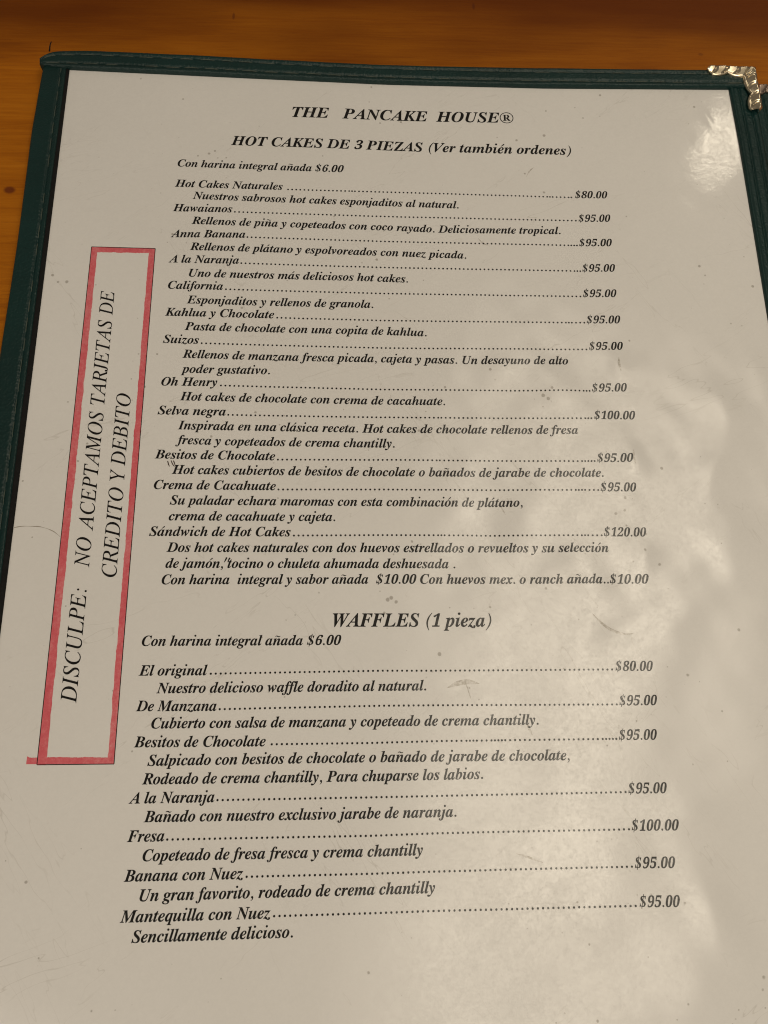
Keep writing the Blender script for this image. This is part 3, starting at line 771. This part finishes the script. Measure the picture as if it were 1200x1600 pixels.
 'h': (532, '312,-21 272,-12 247,16 239,61 251,127 283,230 317,332 325,367 322,378 313,381 279,370 242,334 201,272 143,146 99,-7 -36,-6 116,559 125,596 127,612 125,625 120,632 86,638 65,638 65,677 163,687 287,707 176,303 220,372 270,425 321,457 376,468 421,459 449,431 458,386 450,331 426,251 378,110 374,96 373,85 376,74 381,71 407,89 453,155 486,135 427,47 370,-3'),
 'i': (289, '208,601 181,606 159,620 145,642 140,669 145,696 159,718 181,732 208,737 234,732 256,718 271,696 276,669 271,642 256,620 234,606|73,-19 40,-13 15,3 0,28 -6,61 0,97 9,132 60,316 69,354 72,377 64,393 37,400 23,400 21,437 132,451 231,468 139,126 132,82 134,73 140,70 166,86 210,143 240,122 184,42 130,-3'),
 'j': (265, '214,601 187,606 165,620 150,642 145,669 150,696 165,718 187,732 214,737 240,732 262,718 277,696 282,669 277,642 262,620 240,606|-98,-216 -141,-210 -175,-192 -198,-164 -206,-129 -202,-104 -190,-83 -171,-71 -148,-66 -126,-70 -108,-81 -96,-98 -92,-119 -101,-148 -109,-164 -107,-166 -96,-168 -77,-163 -62,-145 -32,-61 75,355 78,367 78,377 70,393 42,400 28,400 26,437 137,451 236,468 128,46 90,-69 43,-150 4,-186 -43,-208'),
 'k': (481, '304,-21 258,-9 223,25 196,95 174,204 149,183 99,-6 -36,-6 116,559 125,596 127,612 125,625 120,632 86,638 65,638 65,677 163,687 287,707 164,254 231,311 279,353 303,380 310,399 308,408 303,413 263,421 263,459 480,459 480,421 449,414 426,405 380,372 288,297 305,192 322,120 340,81 358,70 380,82 409,132 444,116 399,38 354,-6'),
 'l': (258, '59,-21 26,-15 0,0 -16,26 -22,59 -18,93 -9,128 109,555 122,616 114,632 86,639 72,639 70,676 280,707 124,126 118,101 115,80 117,71 123,68 150,84 194,141 224,118 180,55 143,13 103,-12'),
 'm': (781, '566,-19 525,-10 500,18 492,62 504,128 536,231 570,333 578,368 575,379 566,382 526,366 479,314 429,224 378,90 347,-6 218,-6 322,333 329,368 326,379 317,382 294,376 268,358 239,326 209,280 151,157 103,-6 -29,-6 57,316 68,359 70,377 62,393 35,400 21,400 18,437 233,468 178,298 222,369 274,424 326,457 381,468 426,459 454,431 463,387 449,333 487,389 533,433 580,459 629,468 674,459 702,431 711,387 703,332 679,252 631,111 627,97 626,86 629,75 635,72 646,75 659,87 675,108 700,144 733,122 688,58 649,16 609,-10'),
 'n': (532, '317,-21 276,-12 251,16 243,61 255,127 287,230 322,332 329,367 326,378 317,381 285,371 248,337 209,280 151,157 103,-6 -29,-6 57,316 68,359 70,377 62,393 35,400 21,400 18,437 233,468 178,298 222,369 274,424 326,457 381,468 426,459 454,431 463,386 455,335 430,251 377,85 380,74 387,71 398,74 411,86 451,143 484,121 439,57 400,15 360,-12'),
 'o': (470, '143,-21 78,-9 25,25 -10,78 -22,146 -16,202 2,259 30,313 67,363 109,405 157,439 208,460 261,468 332,457 386,423 419,370 431,302 425,247 408,191 380,137 345,87 302,44 254,9 200,-13|154,27 174,32 194,49 235,113 268,198 291,286 299,358 294,395 280,415 256,422 236,417 215,401 174,338 141,254 118,164 110,87 115,52 129,33'),
 'p': (491, '-124,-214 -124,-174 -95,-171 -80,-164 -61,-139 -50,-103 65,341 70,376 68,389 62,395 18,401 18,438 126,453 223,468 190,369 232,421 285,456 339,468 385,459 420,433 442,391 450,334 444,272 426,210 398,150 361,95 318,48 271,11 221,-13 170,-21 131,-14 106,-1 78,-103 73,-144 76,-159 83,-166 135,-176 135,-214|152,29 174,34 196,50 240,109 277,188 302,268 311,333 309,356 302,372 291,380 280,383 235,365 195,308 160,210 134,115 123,56 130,36'),
 'q': (478, '105,-214 105,-174 145,-169 163,-152 179,-109 234,82 209,41 173,7 134,-14 89,-21 43,-11 8,17 -13,62 -21,122 -16,171 -3,222 19,273 47,323 81,369 120,410 182,453 248,468 293,459 323,437 329,460 458,460 311,-94 303,-140 306,-156 313,-166 364,-176 364,-214|152,69 171,74 192,89 233,147 269,224 294,306 302,375 294,406 271,415 256,411 238,398 197,348 161,283 135,217 120,160 116,117 120,89 132,74'),
 'r': (388, '-29,-6 57,316 68,359 70,377 62,393 35,400 21,400 18,437 233,468 174,291 210,366 250,421 290,455 331,468 365,459 386,434 393,394 388,363 376,339 355,323 328,317 297,326 273,349 268,351 239,330 195,257 147,143 103,-6'),
 's': (376, '135,-21 92,-15 40,1 22,4 8,0 -7,-17 -43,-11 -15,170 24,163 40,84 72,42 121,28 149,33 166,50 171,78 163,112 136,154 97,202 52,273 40,307 35,339 45,390 75,431 119,458 172,467 216,462 269,449 278,447 286,446 300,449 313,464 350,464 326,298 289,302 268,372 239,410 199,422 179,419 164,410 154,396 151,380 160,347 189,305 222,266 251,225 279,175 290,122 285,84 270,50 246,20 215,-2 177,-16'),
 't': (275, '45,-21 4,-12 -21,15 -30,58 -28,79 -22,106 58,401 13,401 13,446 83,481 142,530 197,599 250,599 208,454 287,454 272,401 193,401 120,151 110,113 107,84 109,71 115,69 141,86 189,150 223,128 177,61 136,16 92,-11'),
 'u': (532, '69,-21 24,-12 -5,16 -14,61 -6,113 16,196 50,316 62,377 54,393 27,400 13,400 11,437 108,450 225,468 126,116 120,79 123,69 132,66 164,77 201,112 242,172 300,296 346,455 478,455 380,85 383,76 390,72 399,75 412,87 429,108 454,144 487,122 442,58 403,15 363,-12 320,-21 290,-15 266,1 250,27 245,60 266,143 224,75 174,22 123,-10'),
 'v': (423, '65,-21 65,38 61,231 51,340 39,377 25,396 7,401 -8,400 -10,438 147,468 164,442 177,375 186,281 190,175 187,142 233,201 269,254 291,294 297,317 293,333 277,354 259,378 253,403 258,429 272,450 293,463 319,468 345,463 366,447 380,424 385,395 370,328 326,246 253,148 150,36 96,-19'),
 'w': (625, '65,-22 65,37 61,229 51,338 39,376 25,396 7,401 -8,400 -10,438 148,468 175,396 187,207 337,468 372,468 400,139 446,198 481,252 502,294 508,319 504,335 487,354 468,377 461,404 466,429 479,451 500,465 526,470 554,464 575,448 588,424 593,393 567,303 493,183 370,33 324,-19 287,-22 265,255 105,-19'),
 'x': (450, '-2,-23 -30,-18 -53,-5 -69,16 -74,43 -69,69 -56,90 -36,104 -11,109 29,98 56,89 69,94 84,112 134,193 104,353 88,398 76,406 56,409 47,409 19,407 19,444 80,452 124,460 155,466 176,468 196,463 211,448 220,423 228,385 236,336 271,390 309,434 347,461 389,470 416,465 437,451 451,430 456,405 452,380 441,360 423,347 402,342 381,347 357,356 344,361 332,363 320,361 312,355 291,329 250,271 278,130 295,84 317,71 326,74 340,85 356,103 380,131 410,108 330,11 294,-13 253,-21 214,-11 185,19 163,67 150,127 108,55 75,13 39,-14'),
 'y': (419, '-44,-216 -77,-211 -103,-197 -120,-175 -126,-148 -121,-123 -107,-102 -86,-89 -61,-84 -37,-89 -9,-103 30,-120 53,-110 82,-80 107,-42 116,-8 112,43 98,132 80,232 60,315 42,371 31,396 19,404 -1,405 -21,404 -21,444 32,450 70,458 128,468 154,444 173,380 196,271 221,123 278,241 298,314 293,332 274,349 251,371 243,400 248,427 262,449 284,463 312,468 340,463 362,448 375,425 380,394 365,324 324,223 265,107 193,-11 114,-114 74,-155 34,-187 -6,-208'),
 'z': (387, '229,-84 191,-79 154,-67 81,-25 47,-5 25,1 11,-2 -6,-13 -34,-31 -53,-26 -60,-9 -56,3 227,349 114,348 74,344 55,331 34,289 -4,289 43,455 374,453 91,111 124,93 156,61 198,-10 214,-34 231,-41 241,-38 244,-34 243,-30 240,-24 228,0 225,16 229,39 241,57 260,69 284,73 317,66 337,45 344,12 336,-23 312,-54 276,-76'),
}


ACCENT = {'á': ('a', 'acute'), 'é': ('e', 'acute'), 'ó': ('o', 'acute'), 'ñ': ('n', 'tilde')}
_cache = {}


def inside(p, loop):
    c = False
    for i in range(len(loop)):
        (x1, y1), (x2, y2) = loop[i - 1], loop[i]
        if (y1 > p[1]) != (y2 > p[1]) and p[0] < (x2 - x1) * (p[1] - y1) / (y2 - y1) + x1:
            c = not c
    return c


def load_glyphs():
    """fill every letter outline with flat triangles"""
    for key, (adv, data) in GLYPHS.items():
        loops = [[tuple(int(k) / 1000.0 for k in p.split(',')) for p in l.split(' ')] for l in data.split('|')]
        pts, faces = [], []
        area = [sum(l[i - 1][0] * l[i][1] - l[i][0] * l[i - 1][1] for i in range(len(l))) for l in loops]
        sign = max(area, key=abs)
        for l, a in zip(loops, area):
            if a * sign < 0:
                continue                      # a hole: filled together with the contour round it
            own = [l] + [h for h, b in zip(loops, area) if b * sign < 0 and inside(h[0], l)]
            flat = [p for q in own for p in q]
            for tri in tessellate_polygon([[Vector((x, y, 0)) for x, y in q] for q in own]):
                faces.append(tuple(len(pts) + i for i in tri))
            pts += flat
        pts = np.array(pts)
        style = {'i': 'it', 'b': 'b'}[key[2]] if len(key) == 3 else 'bi'
        _cache[(key[0], style)] = (pts, faces, adv / 1000.0)


def disc(x, y, r, n=10):
    p = np.array([(x + r * math.cos(2 * math.pi * i / n), y + r * math.sin(2 * math.pi * i / n)) for i in range(n)])
    return p, [tuple(range(n))]


def ribbon(pts, widths):
    """stroke along pts with per-point width"""
    pts = np.array(pts, float)
    d = np.gradient(pts, axis=0)
    d /= np.linalg.norm(d, axis=1, keepdims=True) + 1e-9
    nrm = np.stack([-d[:, 1], d[:, 0]], -1)
    w = np.array(widths, float)[:, None] / 2
    P = np.vstack([pts + nrm * w, pts - nrm * w])
    n = len(pts)
    return P, [(i, i + 1, n + i + 1, n + i) for i in range(n - 1)]


def join(parts):
    P, F, b = [], [], 0
    for p, f in parts:
        P.append(p)
        F += [tuple(i + b for i in q) for q in f]
        b += len(p)
    return np.vstack(P), F


def glyph(c, style):
    key = (c, style, 'full')
    if key in _cache:
        return _cache[key]
    sh = 0.26
    if c == ' ':
        g = (np.zeros((0, 2)), [], 0.25)
    elif c == '.':
        p, f = disc(0.10, 0.055, 0.068 if style == 'bi' else 0.05)
        g = (p, f, 0.25)
    elif c == ':':
        g = (*join([disc(0.12, 0.05, 0.052), disc(0.20, 0.40, 0.052)]), 0.33)
    elif c == ',':
        p, f = join([disc(0.10, 0.055, 0.068), ribbon([(0.14, 0.05), (0.13, -0.04), (0.08, -0.11), (0.01, -0.15)], [0.07, 0.06, 0.04, 0.015])])
        g = (p, f, 0.25)
    elif c in '()':
        k = np.linspace(-1, 1, 13)
        s = -1 if c == '(' else 1
        x = s * (0.17 * (1 - k ** 2)) + (0.26 if c == '(' else 0.02)
        y = 0.26 + k * 0.45
        p, f = ribbon(np.stack([x + sh * (y - 0.0) * 0.8, y], -1), 0.025 + 0.06 * (1 - k ** 2))
        g = (p, f, 0.36)
    elif c == '$':
        p, f, a = glyph('S', 'bi')
        p = p * np.array([0.88, 0.90]) + np.array([-0.0, 0.035])
        x0, x1 = p[:, 0].min(), p[:, 0].max()
        cx = (x0 + x1) / 2
        bar = ribbon([(cx + sh * (y - 0.33), y) for y in (-0.09, 0.2, 0.5, 0.76)], [0.045] * 4)
        g = (*join([(p, f), bar]), 0.52)
    elif c == '®':
        k = np.linspace(0, 2 * math.pi, 33)
        ring = ribbon(np.stack([0.38 + 0.35 * np.cos(k), 0.33 + 0.35 * np.sin(k)], -1), [0.045] * 33)
        p, f, a = glyph('R', 'b')
        p = p * 0.58
        p = p - (p.max(0) + p.min(0)) / 2 + np.array([0.385, 0.33])
        g = (*join([ring, (p, f)]), 0.76)
    elif c in ACCENT:
        b, kind = ACCENT[c]
        p, f, a = glyph(b, style)
        cx = (p[:, 0].min() + p[:, 0].max()) / 2 + 0.07
        if kind == 'acute':
            ac = ribbon([(cx - 0.03, 0.52), (cx + 0.07, 0.61), (cx + 0.16, 0.69)], [0.03, 0.06, 0.095])
        else:
            xx = np.linspace(-1, 1, 11)
            ac = ribbon(np.stack([cx + 0.17 * xx, 0.60 + 0.038 * np.sin(xx * math.pi) * -1 + 0.02 * xx], -1), 0.03 + 0.045 * (1 - np.abs(xx)))
        g = (*join([(p, f), ac]), a)
    elif c.isdigit():
        p, f, a = _cache[(c, style)]
        s = 0.50 / a
        p = p * np.array([s, 0.95])
        p = np.stack([p[:, 0] + sh * p[:, 1] - 0.06, p[:, 1]], -1)
        g = (p, f, 0.50)
    else:
        g = _cache[(c, style)]
    _cache[key] = g
    return g


def set_text(txt, style):
    parts, x = [], 0.0
    for c in txt:
        p, f, a = glyph(c, style)
        if len(p):
            parts.append((p + np.array([x, 0]), f))
        x += a
    return join(parts)


STRETCH = []


def line_uv(txt, pts, em, style='bi'):
    """letters laid along a measured baseline; the run is justified to the baseline's two ends"""
    P, F = set_text(txt, style)
    pts = np.array(pts, float)
    x0, x1 = P[:, 0].min(), P[:, 0].max()
    L = pts[-1, 0] - pts[0, 0]
    STRETCH.append((txt[:24], round(L / ((x1 - x0) * em), 3)))
    u = pts[0, 0] + (P[:, 0] - x0) / (x1 - x0) * L
    v = np.interp(u, pts[:, 0], pts[:, 1]) - P[:, 1] * em
    return np.stack([u, v], -1), F


def dots_uv(pts, em, tight):
    pts = np.array(pts, float)
    us = [pts[0, 0] + 0.2]
    while us[-1] < pts[-1, 0]:
        us.append(us[-1] + (em * 0.235 if any(a <= us[-1] <= b for a, b in tight) else em / 3.0))
    us = np.array(us)
    us = us[0] + (us - us[0]) * (pts[-1, 0] - 0.05 - us[0]) / (us[-1] - us[0])
    return join([disc(u, np.interp(u, pts[:, 0], pts[:, 1]) - 0.2, 0.275, 10) for u in us])


TEXT = [
 ('title','THE   PANCAKE  HOUSE®',((69.29,15.93),(80.49,15.90),(100.45,16.12),(115.14,16.06),(138.83,15.59))),
 ('head','HOT CAKES DE 3 PIEZAS (Ver también ordenes)',((50.95,26.97),(78.37,27.12),(109.22,27.47),(154.41,27.05),(156.44,27.05))),
 ('note','Con harina integral añada $6.00',((35.31,35.32),(52.41,35.51),(65.56,35.71),(85.39,35.83))),
 ('dish','Hot Cakes Naturales',((34.99,42.56),(67.02,42.70)),((68.42,42.71),(97.56,42.73),(155.20,42.94)),((86.51,88.45),(148.22,150.22),(154.22,156.23)),'$80.00',((156.33,42.95),(166.55,42.71))),
 ('desc','Nuestros sabrosos hot cakes esponjaditos al natural.',((40.45,46.64),(69.28,47.13),(120.15,47.74))),
 ('dish','Hawaianos',((34.90,51.09),(52.35,51.03)),((52.91,51.02),(97.46,51.38),(155.93,51.25)),(),'$95.00',((156.71,51.39),(166.70,51.11))),
 ('desc','Rellenos de piña y copeteados con coco rayado. Deliciosamente tropical.',((40.62,55.33),(97.41,55.98),(114.10,56.36),(150.86,55.89))),
 ('dish','Anna Banana',((34.84,59.99),(56.49,59.64)),((56.90,59.58),(96.98,60.02),(155.58,59.93)),((153.12,155.87),),'$95.00',((156.22,59.98),(166.38,59.72))),
 ('desc','Rellenos de plátano y espolvoreados con nuez picada.',((40.63,64.15),(74.34,64.38),(121.80,65.08))),
 ('dish','A la Naranja',((34.75,68.47),(54.97,68.41)),((55.47,68.40),(96.89,68.85),(155.90,68.70)),((154.57,156.12),),'$95.00',((156.48,68.69),(166.54,68.45))),
 ('desc','Uno de nuestros más deliciosos hot cakes.',((40.82,72.97),(88.43,73.24),(104.29,73.53))),
 ('dish','California',((35.12,77.06),(50.75,77.08)),((51.42,77.06),(96.80,77.49),(155.27,77.23)),(),'$95.00',((155.98,77.22),(166.18,77.00))),
 ('desc','Esponjaditos y rellenos de granola.',((40.71,81.64),(64.32,81.92),(94.03,82.06))),
 ('dish','Kahlua y Chocolate',((34.85,85.70),(65.64,85.92)),((66.31,85.91),(96.71,86.29),(155.71,85.86)),((149.89,151.98),),'$95.00',((156.35,85.85),(166.51,85.66))),
 ('desc','Pasta de chocolate con una copita de kahlua.',((40.59,90.12),(96.66,90.65),(109.29,90.91))),
 ('dish','Suizos',((34.80,94.22),(44.82,94.37)),((45.41,94.36),(96.61,95.04),(155.63,94.47)),(),'$95.00',((156.39,94.39),(166.45,94.23))),
 ('desc','Rellenos de manzana fresca picada, cajeta y pasas. Un desayuno de alto',((40.51,98.74),(73.11,99.22),(123.41,99.43),(149.95,99.09))),
 ('desc','poder gustativo.',((40.38,103.31),(64.94,103.42))),
 ('dish','Oh Henry',((35.20,107.25),(50.53,107.24)),((51.35,107.23),(96.48,107.92),(155.47,107.48)),((153.45,155.67),),'$95.00',((156.08,107.53),(166.29,107.39))),
 ('desc','Hot cakes de chocolate con crema de cacahuate.',((40.57,111.59),(93.22,112.29),(113.95,112.23))),
 ('dish','Selva negra',((34.79,115.83),(53.27,116.00)),((53.75,115.99),(96.39,116.35),(155.18,115.96)),((111.04,112.47),(153.07,155.27)),'$100.00',((155.96,116.01),(167.91,115.88))),
 ('desc','Inspirada en una clásica receta. Hot cakes de chocolate rellenos de fresa',((40.52,120.16),(96.34,120.72),(151.03,120.49))),
 ('desc','fresca y copeteados de crema chantilly.',((40.14,124.35),(53.70,124.67),(99.58,125.07))),
 ('dish','Besitos de Chocolate',((34.92,128.61),(67.10,128.91)),((67.62,128.91),(96.08,128.81),(154.99,128.73)),((110.12,111.89),(151.61,155.04)),'$95.00',((155.66,128.78),(165.88,128.71))),
 ('desc','Hot cakes cubiertos de besitos de chocolate o bañados de jarabe de chocolate.',((39.70,132.93),(96.04,133.28),(157.18,133.07))),
 ('dish','Crema de Cacahuate',((35.22,137.21),(67.50,137.39)),((68.01,137.38),(95.99,137.28),(155.34,137.08)),((110.40,112.15),(149.48,151.44)),'$95.00',((155.92,137.21),(166.05,137.21))),
 ('desc','Su paladar echara maromas con esta combinación de plátano,',((39.69,141.49),(95.95,141.73),(134.09,141.69))),
 ('desc','crema de cacahuate y cajeta.',((39.68,145.83),(83.46,145.91))),
 ('dish','Sándwich de Hot Cakes',((34.90,150.05),(71.70,150.09)),((72.37,150.09),(95.86,149.92),(155.10,149.91)),((110.54,112.26),(149.32,151.24)),'$120.00',((155.67,149.96),(167.53,149.94))),
 ('desc','Dos hot cakes naturales con dos huevos estrellados o revueltos y su selección',((39.68,154.33),(88.73,154.34),(156.57,154.33))),
 ('desc','de jamón, tocino o chuleta ahumada deshuesada .',((39.67,158.56),(115.15,158.64))),
 ('note','Con harina  integral y sabor añada  $10.00 Con huevos mex. o ranch añada..$10.00',((38.98,162.87),(92.34,162.76),(166.74,162.85))),
 ('head2','WAFFLES (1 pieza)',((82.98,173.88),(124.03,174.05))),
 ('note','Con harina integral añada $6.00',((35.10,178.54),(85.17,178.55))),
 ('dish','El original',((34.91,185.85),(51.80,185.87)),((52.43,185.72),(95.50,185.28),(109.49,185.38),(154.74,185.38)),(),'$80.00',((155.56,185.55),(165.46,185.62))),
 ('desc','Nuestro delicioso waffle doradito al natural.',((39.53,190.17),(106.59,190.02))),
 ('dish','De Manzana',((34.86,194.42),(54.47,194.52)),((55.04,194.34),(95.41,193.88),(109.24,193.90),(155.14,194.12)),(),'$95.00',((155.75,194.18),(165.70,194.17))),
 ('desc','Cubierto con salsa de manzana y copeteado de crema chantilly.',((38.82,198.56),(86.31,198.61),(134.72,198.66))),
 ('dish','Besitos de Chocolate',((34.99,202.91),(66.77,203.04)),((68.05,202.80),(92.11,202.78),(108.98,202.52),(154.24,202.49)),((116.13,118.53),(122.38,125.59),(150.81,154.06)),'$95.00',((154.88,202.59),(164.78,202.61))),
 ('desc','Salpicado con besitos de chocolate o bañado de jarabe de chocolate,',((38.51,207.24),(91.03,207.08),(141.93,207.23))),
 ('desc','Rodeado de crema chantilly, Para chuparse los labios.',((37.56,211.46),(89.15,211.50),(120.09,211.34))),
 ('dish','A la Naranja',((34.76,215.75),(54.97,215.71)),((55.49,215.49),(92.04,215.40),(108.60,215.32),(155.36,215.12)),(),'$95.00',((155.99,215.28),(165.91,215.32))),
 ('desc','Bañado con nuestro exclusivo jarabe de naranja.',((38.56,219.94),(84.52,220.02),(113.18,219.91))),
 ('dish','Fresa',((35.02,224.23),(43.68,224.19)),((44.17,224.06),(91.99,224.05),(108.35,223.76),(155.32,223.65)),(),'$100.00',((155.94,223.81),(167.77,223.90))),
 ('desc','Copeteado de fresa fresca y crema chantilly',((38.88,228.47),(90.64,228.46),(104.83,228.34))),
 ('dish','Banana con Nuez',((34.95,232.78),(62.46,232.72)),((63.04,232.49),(91.94,232.39),(108.10,232.19),(155.22,232.01)),(),'$95.00',((155.89,232.22),(165.95,232.32))),
 ('desc','Un gran favorito, rodeado de crema chantilly',((38.83,237.00),(82.92,236.79),(107.51,236.62))),
 ('dish','Mantequilla con Nuez',((34.76,241.37),(69.06,241.24)),((69.68,240.98),(92.38,240.84),(107.69,240.69),(155.29,240.61)),(),'$95.00',((156.17,240.71),(166.06,240.84))),
 ('desc','Sencillamente delicioso.',((37.64,245.60),(74.30,245.32)))]


NOTICE = [("DISCULPE:", 20.46, 192.41, 163.9), ("NO", 20.46, 158.44, 150.4), ("ACEPTAMOS", 20.5, 148.85, 115.2),
          ("TARJETAS", 20.45, 113.2, 87.4), ("DE", 20.38, 85.9, 78.2),
          ("CREDITO", 27.55, 161.0, 136.8), ("Y", 27.5, 135.0, 131.6), ("DEBITO", 27.4, 130.9, 109.75)]
load_glyphs()

NAMES = {'title': 'title_text', 'head': 'heading_text', 'head2': 'heading_text', 'note': 'note_text', 'desc': 'dish_description', 'dish': 'dish_line'}
for row in TEXT:
    kind = row[0]
    if kind == 'dish':
        em = 3.72
        parts = [line_uv(row[1], row[2], em), dots_uv(row[3], em, row[4]), line_uv(row[5], row[6], em)]
        P, F = join(parts)
    else:
        em = {'title': 5.6, 'head': 4.9, 'head2': 5.0}.get(kind, 3.72)
        P, F = line_uv(row[1], row[2], em)
    printed(NAMES[kind], P[:, 0], P[:, 1], F, M_INK, page)

# the upright notice in its red box
parts = []
for txt, ub, va, vb in NOTICE:
    P, F = set_text(txt, 'it')
    x0, x1 = P[:, 0].min(), P[:, 0].max()
    v = va + (P[:, 0] - x0) / (x1 - x0) * (vb - va)
    STRETCH.append((txt, round((va - vb) / ((x1 - x0) * 5.5), 3)))
    parts.append((np.stack([ub - 0.15 - P[:, 1] * 5.5, v], -1), F))
P, F = join(parts)
nt = printed('notice_text', P[:, 0], P[:, 1], F, M_INK, page)
nt['label'] = 'large thin italic notice printed sideways up the page'


def ragged_band(p, q, w0, w1, side, n=70, seed=0, soft=0.13):
    """a hand-coloured marker stroke from p to q; outer edge follows the ruled line, inner edge wobbles"""
    r = np.random.default_rng(seed)
    p, q = np.array(p, float), np.array(q, float)
    d = (q - p) / np.linalg.norm(q - p)
    nrm = np.array([-d[1], d[0]]) * side
    a = r.normal(0, 1, n + 1)
    for _ in range(6):
        a[1:-1] = (a[:-2] + a[1:-1] * 2 + a[2:]) / 4
    b = r.normal(0, 1, n + 1) * 0.03
    P = []
    rows = 4
    for i in range(n + 1):
        t = i / n
        o = p + (q - p) * t
        w = w0 + (w1 - w0) * t + soft * a[i] + b[i]
        for k in range(rows + 1):
            P.append(o + nrm * (0.02 + w * k / rows))
    F = []
    for i in range(n):
        for k in range(rows):
            c = i * (rows + 1) + k
            F.append((c, c + 1, c + rows + 2, c + rows + 1))
    return np.array(P), F


TL, TR, BR, BL = (12.46, 63.77), (30.68, 63.95), (30.60, 206.71), (12.44, 206.65)
bands = [ragged_band(TL, TR, 1.75, 1.55, 1, seed=1), ragged_band(TR, BR, 1.75, 1.55, 1, n=260, seed=2),
         ragged_band((9.9, 206.5), (30.4, 206.66), 1.55, 1.5, -1, seed=3), ragged_band(TL, BL, 1.75, 2.05, -1, n=260, seed=4)]
for i, bnd in enumerate(bands):
    o = printed('marker_stroke', bnd[0][:, 0], bnd[0][:, 1], bnd[1], M_RED, page, lift=0.02 + 0.006 * i)
P, F = join([ribbon(np.linspace(a, b, 60), [0.2] * 60) for a, b in ((TL, TR), (TR, BR), (BL, BR), (TL, BL))])
printed('notice_frame', P[:, 0], P[:, 1], F, M_INK, page, lift=0.05)

# pen marks, and creases in the sleeve
for pts in ([(38.4, 129.3), (38.7, 130.3), (39.0, 130.9)], [(39.3, 129.2), (39.75, 130.2), (40.3, 130.9)], [(39.9, 129.2), (40.2, 129.8), (40.5, 130.7)]):
    P, F = ribbon(pts, [0.22, 0.28, 0.14])
    printed('pen_mark', P[:, 0], P[:, 1], F, M_PEN, page, lift=0.055)
for pts in ([(55.3, 155.8), (55.0, 156.5), (54.7, 157.1)], [(56.1, 155.9), (55.8, 156.5), (55.6, 157.1)]):
    P, F = ribbon(pts, [0.42, 0.34, 0.16])
    printed('pen_mark', P[:, 0], P[:, 1], F, M_INK, page, lift=0.055)
k = np.linspace(0, 1, 40)
cr = [(0.3, 147.9), (2.4, 147.5), (4.8, 147.55), (6.8, 147.6), (8.9, 148.2), (10.6, 149.0), (12.2, 150.3)]
cr = np.array(cr)
s = np.linspace(0, len(cr) - 1, 60)
c2 = np.stack([np.interp(s, range(len(cr)), cr[:, 0]), np.interp(s, range(len(cr)), cr[:, 1])], -1)
for _ in range(8):
    c2[1:-1] = (c2[:-2] + 2 * c2[1:-1] + c2[2:]) / 4
P, F = ribbon(c2, 0.16 + 0.08 * np.sin(s * 3))
printed('crease', P[:, 0], P[:, 1], F, M_SCUFF, page, lift=0.012)
# grey crescents: scuffs, and shade of the dents put into the colour
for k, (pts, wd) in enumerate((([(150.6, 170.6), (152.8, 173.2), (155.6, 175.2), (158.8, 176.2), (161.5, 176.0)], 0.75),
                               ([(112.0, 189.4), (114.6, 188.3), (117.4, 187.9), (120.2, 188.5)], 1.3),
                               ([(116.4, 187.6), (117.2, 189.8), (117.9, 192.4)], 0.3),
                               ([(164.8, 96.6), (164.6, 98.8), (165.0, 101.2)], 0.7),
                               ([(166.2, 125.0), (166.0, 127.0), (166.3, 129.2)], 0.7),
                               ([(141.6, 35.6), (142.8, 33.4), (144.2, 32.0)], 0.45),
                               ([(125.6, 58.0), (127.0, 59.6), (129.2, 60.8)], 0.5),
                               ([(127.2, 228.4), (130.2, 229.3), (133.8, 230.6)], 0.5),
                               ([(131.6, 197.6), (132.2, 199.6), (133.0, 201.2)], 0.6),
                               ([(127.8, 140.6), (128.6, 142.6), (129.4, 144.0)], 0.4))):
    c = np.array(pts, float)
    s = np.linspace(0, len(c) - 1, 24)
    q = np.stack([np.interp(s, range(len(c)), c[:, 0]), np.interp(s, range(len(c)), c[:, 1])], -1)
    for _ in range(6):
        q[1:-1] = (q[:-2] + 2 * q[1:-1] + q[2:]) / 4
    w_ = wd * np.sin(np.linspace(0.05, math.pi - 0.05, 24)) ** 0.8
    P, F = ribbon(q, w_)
    printed('scuff_shade', P[:, 0], P[:, 1], F, M_SCUFF_SHADE, page, lift=0.008)
